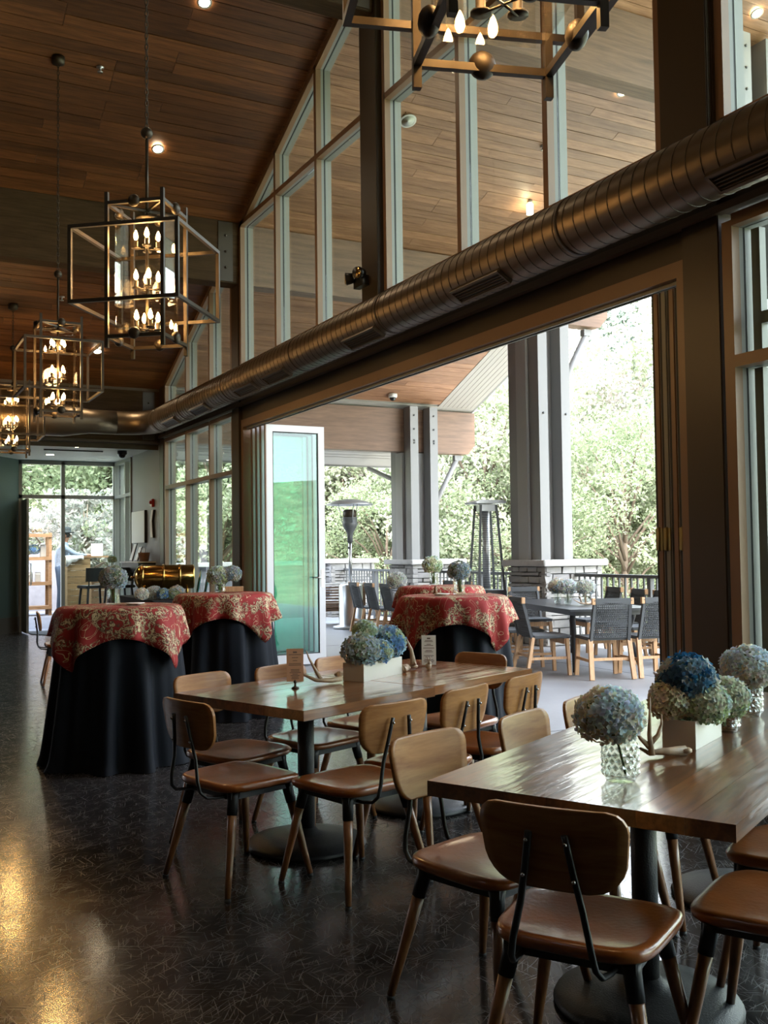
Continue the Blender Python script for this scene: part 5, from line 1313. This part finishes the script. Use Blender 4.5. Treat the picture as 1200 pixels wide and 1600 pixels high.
# the man in the hat, leaning on the counter
def skin_mesh(nodes, edges, root, sub=2):
    me = bpy.data.meshes.new('tmp'); me.from_pydata([n[:3] for n in nodes], edges, [])
    o = bpy.data.objects.new('tmp', me); COL.objects.link(o)
    sk = o.modifiers.new('skin', 'SKIN'); sk.use_smooth_shade = True; ss = o.modifiers.new('sub', 'SUBSURF'); ss.levels = sub; ss.render_levels = sub
    for i, n in enumerate(nodes):
        v = me.skin_vertices[0].data[i]; v.radius = (n[3], n[4] if len(n) > 4 else n[3]); v.use_root = (i == root)
    bpy.context.view_layer.update(); dg = bpy.context.evaluated_depsgraph_get()
    out = bpy.data.meshes.new_from_object(o.evaluated_get(dg)); bpy.data.objects.remove(o); return out
def man():
    # local frame: faces +X, ground z=0, 1.80 m tall without the hat
    t = thing('person', 'man in a dark brimmed hat, pale blue shirt and jeans reaching across a wooden counter', 'person', (3.74, 22.02, GZ), R_(-14))
    N = []; E = []
    def add(*n): N.append(n); return len(N)-1
    pel = add(0, 0, .97, .125, .16); ab = add(.02, 0, 1.12, .115, .15); ch = add(.06, 0, 1.32, .125, .175); up = add(.085, 0, 1.45, .08, .13); nk = add(.10, 0, 1.535, .055); hd0 = add(.125, 0, 1.61, .075, .07); hd = add(.125, 0, 1.69, .098, .085); ht = add(.115, 0, 1.765, .075, .07)
    E += [(pel, ab), (ab, ch), (ch, up), (up, nk), (nk, hd0), (hd0, hd), (hd, ht)]
    for s in (-1, 1):
        hip = add(.0, s*.10, .90, .095); kn = add(.03 if s > 0 else .01, s*.115, .50, .062); an = add(-.03, s*.12, .09, .043); toe = add(.11, s*.13, .035, .036)
        E += [(pel, hip), (hip, kn), (kn, an), (an, toe)]
        if s < 0:   # near arm, stretched forward onto the counter
            sh_ = add(.10, -.185, 1.42, .062); el = add(.34, -.20, 1.27, .047); wr = add(.58, -.14, 1.235, .03); hnd = add(.65, -.125, 1.245, .034, .022)
        else:
            sh_ = add(.10, .185, 1.42, .062); el = add(.28, .22, 1.24, .047); wr = add(.50, .12, 1.25, .03); hnd = add(.57, .10, 1.25, .034, .022)
        E += [(up, sh_), (sh_, el), (el, wr), (wr, hnd)]
        hx, hy, hz = N[hnd][:3]
        for k, (dy, L) in enumerate(((-.028, .062), (-.010, .074), (.009, .070), (.026, .056))):
            a = add(hx+.035, hy+dy, hz, .0095); b2_ = add(hx+.035+L*.55, hy+dy*1.15, hz-.006, .0085); c_ = add(hx+.035+L, hy+dy*1.2, hz-.022, .0075); E += [(hnd, a), (a, b2_), (b2_, c_)]
        a = add(hx-.005, hy-s*.035, hz-.002, .011); b2_ = add(hx+.030, hy-s*.058, hz-.010, .0095); E += [(hnd, a), (a, b2_)]
    # nose, chin
    me = skin_mesh(N, E, pel, 1)
    for m_ in ('skin', 'shirt', 'jeans', 'black_rubber'): me.materials.append(M[m_])
    for p in me.polygons:
        c = p.center
        armx = c.x > .56 if c.y < 0 else c.x > .485
        p.material_index = 3 if c.z < .075 else 2 if c.z < 1.0 else 0 if (c.z > 1.525 and abs(c.y) < .13) or (armx and c.z < 1.33) else 1
    link('body', me, t)
    f = MB(); f.ball((.222, 0, 1.665), .017, 10, 1.5); f.build('nose', M['skin'], t)
    for s in (-1, 1):
        MB().ball((.205, s*.034, 1.695), .010, 8).build('eye', M['black_gloss'], t); MB().ball((.115, s*.088, 1.665), .022, 10, 1.4).build('ear', M['skin'], t)
    MB().tube([(.212, -.025, 1.615), (.218, 0, 1.612), (.212, .025, 1.615)], .006, 8).build('mouth', M['alarm_red'], t)
    h = MB(); h.lathe([(.092, 1.63), (.099, 1.68), (.101, 1.73), (.09, 1.74)], 20, (.105, 0, 0)); h.build('hair', M['black_rubber'], t).scale = (1, .92, 1)
    h = MB(); fn = lambda a, z: 1
    h.lathe([(.099, 1.728), (.135, 1.722), (.185, 1.735), (.19, 1.742), (.135, 1.735), (.108, 1.745), (.104, 1.80), (.092, 1.85), (.05, 1.862), (1e-5, 1.848)], 30, (.12, 0, 0)); h.build('hat', M['hat_felt'], t)
    c = MB(); c.tube([(.06, -.07, 1.50), (.15, -.03, 1.475), (.155, .03, 1.475), (.06, .07, 1.50), (.03, 0, 1.52), (.06, -.07, 1.50)], .016, 8); c.build('collar', M['shirt'], t)
    return t
man()

# ------------------------------------------------------------------ ground, hillside and woods
def gh(x, y):
    d = math.hypot(x, y); k = max(0, min(1, (d-34)/95)); k = k*k*(3-2*k)
    return -1.1+16*k+.5*math.sin(x*.13)*math.cos(y*.11)*min(1, d/40)
gm_ = bpy.data.meshes.new('ground'); nx = 90; vs = []; fs = []
for i in range(nx):
    for j in range(nx):
        x = -90+290*i/(nx-1); y = -80+290*j/(nx-1); vs.append((x, y, min(gh(x, y), gh(x, y) if not (-10 < x < 11 and -12 < y < 24) else -1.1)))
for i in range(nx-1):
    for j in range(nx-1): a = i*nx+j; fs.append((a, a+nx, a+nx+1, a+1))
gm_.from_pydata(vs, [], fs); gm_.polygons.foreach_set('use_smooth', [True]*len(fs)); gm_.materials.append(M['grass']); struct(link('ground', gm_))
def leaf_cloud(nm, centers, nper, spread, size, cols, seed, flat=.6, extra=None, efrac=0):
    rs = np.random.RandomState(seed); C = np.array([c[:3] for c in centers]); R = np.array([c[3] for c in centers])
    n = len(C)*nper; idx = np.repeat(np.arange(len(C)), nper)
    d = rs.normal(size=(n, 3)); d /= np.linalg.norm(d, axis=1)[:, None]; rad = rs.uniform(.35, 1.0, n)**.6
    P = C[idx]+d*(rad*R[idx])[:, None]*np.array([1, 1, flat])
    nn = d+rs.normal(scale=.8, size=(n, 3)); nn /= np.linalg.norm(nn, axis=1)[:, None]
    a = rs.normal(size=(n, 3)); u = np.cross(nn, a); u /= np.linalg.norm(u, axis=1)[:, None]; w = np.cross(nn, u)
    s = size*rs.uniform(.6, 1.3, n)[:, None]
    V = np.stack([P-u*s, P+w*s*.5, P+u*s, P-w*s*.5], 1).reshape(-1, 3)
    cc = np.array(cols)[rs.randint(0, len(cols), n)]
    if extra is not None:
        pick = (rs.uniform(size=len(C)) < efrac)[idx] & (rs.uniform(size=n) < .75); ec = np.array(extra)[rs.randint(0, len(extra), n)]; cc[pick] = ec[pick]
    cc = cc*rs.uniform(.75, 1.2, n)[:, None]
    me = bpy.data.meshes.new(nm); me.vertices.add(4*n); me.vertices.foreach_set('co', V.ravel()); me.loops.add(4*n); me.loops.foreach_set('vertex_index', np.arange(4*n, dtype=np.int32))
    me.polygons.add(n); me.polygons.foreach_set('loop_start', np.arange(0, 4*n, 4, dtype=np.int32)); me.polygons.foreach_set('loop_total', np.full(n, 4, dtype=np.int32)); me.update()
    ca = me.color_attributes.new('Col', 'FLOAT_COLOR', 'POINT'); ca.data.foreach_set('color', np.repeat(np.concatenate([cc, np.ones((n, 1))], 1), 4, axis=0).ravel())
    me.materials.append(M['leaf']); return me
GREENS = [(.29, .33, .205), (.35, .39, .27), (.41, .43, .32), (.26, .30, .19), (.43, .44, .34)]
PINKS = [(.56, .49, .46), (.60, .55, .52), (.48, .42, .38)]
DARKG = [(.20, .25, .145), (.25, .30, .18), (.31, .35, .22)]
CONIF = [(.22, .27, .23), (.27, .32, .27), (.31, .35, .30)]
def tree_kind(seed, H, RX, nclus, nper, size, cols, extra=None, ef=0, bark='bark', low=.22):
    rr = random.Random(seed); tr = MB(); tips = []
    tr.tube([(0, 0, -.5), (.05, .02, H*.25), (-.05, .08, H*.5), (.05, 0, H*.85)], [H*.022, H*.017, H*.011, H*.003], 8)
    cl = []
    for i in range(nclus):
        a = rr.uniform(0, 6.28); h = rr.uniform(low, .97); prof = math.sin(math.pi*min(1, (h-low*.6)/(1.06-low*.6)))**.6
        r = RX*prof*rr.uniform(.25, 1.0)**.5; c = (r*math.cos(a), r*math.sin(a), h*H, rr.uniform(.10, .17)*H*.9); cl.append(c)
        if i % 3 == 0: tr.tube([(0, 0, h*H*.6), (c[0]*.5, c[1]*.5, h*H*.85), (c[0], c[1], c[2])], [H*.008, H*.005, H*.002], 5)
    return tr.mesh('trunk', M[bark]), leaf_cloud('foliage', cl, nper, 1, size, cols, seed, .75, extra, ef)
def conifer_kind(seed, H):
    rr = random.Random(seed); tr = MB(); tr.tube([(0, 0, -.5), (0, 0, H*.95)], [H*.02, H*.003], 8); cl = []
    for i in range(46):
        h = (i+.5)/46; a = i*2.4; r = H*.19*(1-h)**.8*rr.uniform(.5, 1); cl.append((r*math.cos(a), r*math.sin(a), H*(.08+.9*h), H*(.03+.05*(1-h))))
    return tr.mesh('trunk', M['bark']), leaf_cloud('foliage', cl, 110, 1, .16, CONIF, seed, .5)
KINDS = {'green': tree_kind(1, 9, 3.4, 70, 330, .085, GREENS), 'mixed': tree_kind(2, 10, 3.8, 70, 330, .09, GREENS, PINKS, .3, 'pale_bark'), 'bloom': tree_kind(3, 8, 3.3, 60, 330, .085, PINKS, GREENS, .3, 'pale_bark'),
         'dark': tree_kind(4, 10, 4.2, 80, 330, .09, DARKG+GREENS[:2], low=.08), 'conifer': conifer_kind(5, 11), 'bush': tree_kind(6, 2.9, 1.5, 46, 170, .06, [(.36, .36, .33), (.31, .32, .28), (.38, .35, .32)], GREENS, .25, low=.1)}
LAB = {'green': ('leafy_tree', 'light green leafy tree in the bright woods beyond the porch'), 'mixed': ('flecked_tree', 'green tree flecked with pale pink in the woods beyond the porch'), 'bloom': ('blossoming_tree', 'whitish pink tree in the woods beyond the porch'),
       'dark': ('bushy_tree', 'darker bushy green tree standing low in the woods'), 'conifer': ('conifer', 'grey-green conifer on the hill crest under the white sky')}
def tree(kind, head, dist, sc, lab=None, z=None, grp='trees beyond the porch'):
    p = hv(head)*dist; zz = gh(p.x, p.y) if z is None else z; nm, lb = LAB.get(kind, ('shrub', ''))
    t = thing(nm, lab or lb, 'tree' if kind != 'bush' else 'shrub', (p.x, p.y, zz), rnd.uniform(0, 6.28), grp if lab is None else None); t.scale = (sc, sc, sc*rnd.uniform(.92, 1.08))
    link('trunk', KINDS[kind][0], t); link('foliage', KINDS[kind][1], t)
def tree_label(k, h, d):
    px = 600+1543*math.tan(R_(h)-YAW)
    zones = ((420, 'behind the glass door leaf'), (545, 'left of the mushroom heater'), (630, 'between the mushroom heater and the bolted posts'), (700, 'behind the bolted grey posts'), (770, 'between the bolted posts and the pyramid heater'), (850, 'behind the pyramid heater and tall posts'), (905, 'behind the tall grey posts'), (965, 'just right of the tall grey posts'), (1015, 'beside the folded door stack'), (1110, 'hidden by the folded door stack'), (9999, 'outside the right-hand window'))
    zn = [z for lim, z in zones if px < lim][0]
    dp = 'nearest woods' if d < 28 else 'front row of woods' if d < 33 else 'second row of woods' if d < 40 else 'middle woods' if d < 50 else 'upper woods' if d < 59 else 'high back woods'
    return {'green': 'light green tree ', 'mixed': 'pink-flecked green tree ', 'bloom': 'whitish pink tree ', 'dark': 'low darker bushy tree '}[k]+zn+', '+dp
for k, h, d, s in (('mixed', 22.5, 33, 1.0), ('green', 26, 31, .95), ('bloom', 24.5, 44, 1.35), ('green', 29.0, 36, 1.1), ('mixed', 31.5, 31, 1.0), ('green', 33.6, 27, .85), ('bloom', 33.0, 43, 1.5), ('mixed', 37.0, 36, 1.05), ('green', 39.5, 29, .75), ('mixed', 42.0, 34, .70), ('bloom', 40.5, 46, .9), ('dark', 41.5, 26, .62), ('green', 44.5, 31, .8), ('dark', 35.6, 25, .5), ('dark', 28.0, 27, .5), ('mixed', 47.5, 34, 1.2), ('green', 50.5, 28, 1.0), ('green', 54, 33, 1.2), ('bloom', 37.5, 54, .9), ('bloom', 29, 56, 1.7), ('mixed', 35, 60, 1.6), ('green', 43, 58, .8), ('green', 26.5, 62, 1.7), ('bloom', 46.5, 50, 1.0), ('mixed', 40, 68, .7), ('mixed', 32, 72, 1.6)):
    tree(k, h, d, s, tree_label(k, h, d))
for h, d, s in ((38.6, 86, 1.0), (39.6, 92, 1.1), (40.8, 88, 1.2), (41.6, 94, 1.25), (42.4, 88, 1.3), (43.6, 92, 1.2), (37.4, 92, .95), (36.2, 90, .9)): tree('conifer', h, d, s, 'grey-green conifer on the far hill crest, %s from the left' % ('first', 'second', 'third', 'fourth', 'fifth', 'sixth', 'seventh', 'eighth')[[36.2, 37.4, 38.6, 39.6, 40.8, 41.6, 42.4, 43.6].index(h)])
# woods seen through the entry and the long windows
for k, h, d, s, lb in (('dark', 5.5, 33, 1.0, 'dark bushy tree behind the entry door glass, leftmost'), ('green', 9.0, 36, 1.1, 'green tree filling the entry transom'), ('dark', 12.2, 34, 1.0, 'dark bushy tree behind the right entry pane'), ('dark', 15.6, 33, .8, 'dark green tree through the first long window light'), ('green', 18.4, 31, .9, 'green tree through the last long window light'), ('mixed', 20.6, 36, 1.1, 'pale-flecked tree behind the glass door leaf, right of the long windows'), ('green', 2, 38, 1.2, 'green tree left of the entry, behind the teal wall')): tree(k, h, d, s, lb)
tree('bush', 11.0, 25.6, 1.0, 'tall white-flowering shrub behind the man in the hat', .2); tree('bush', 9.0, 26.2, .85, 'white-flowering shrub behind the outdoor shelf', .2); tree('bush', 13.2, 25.8, .95, 'white-flowering shrub right of the man in the hat', -.2)
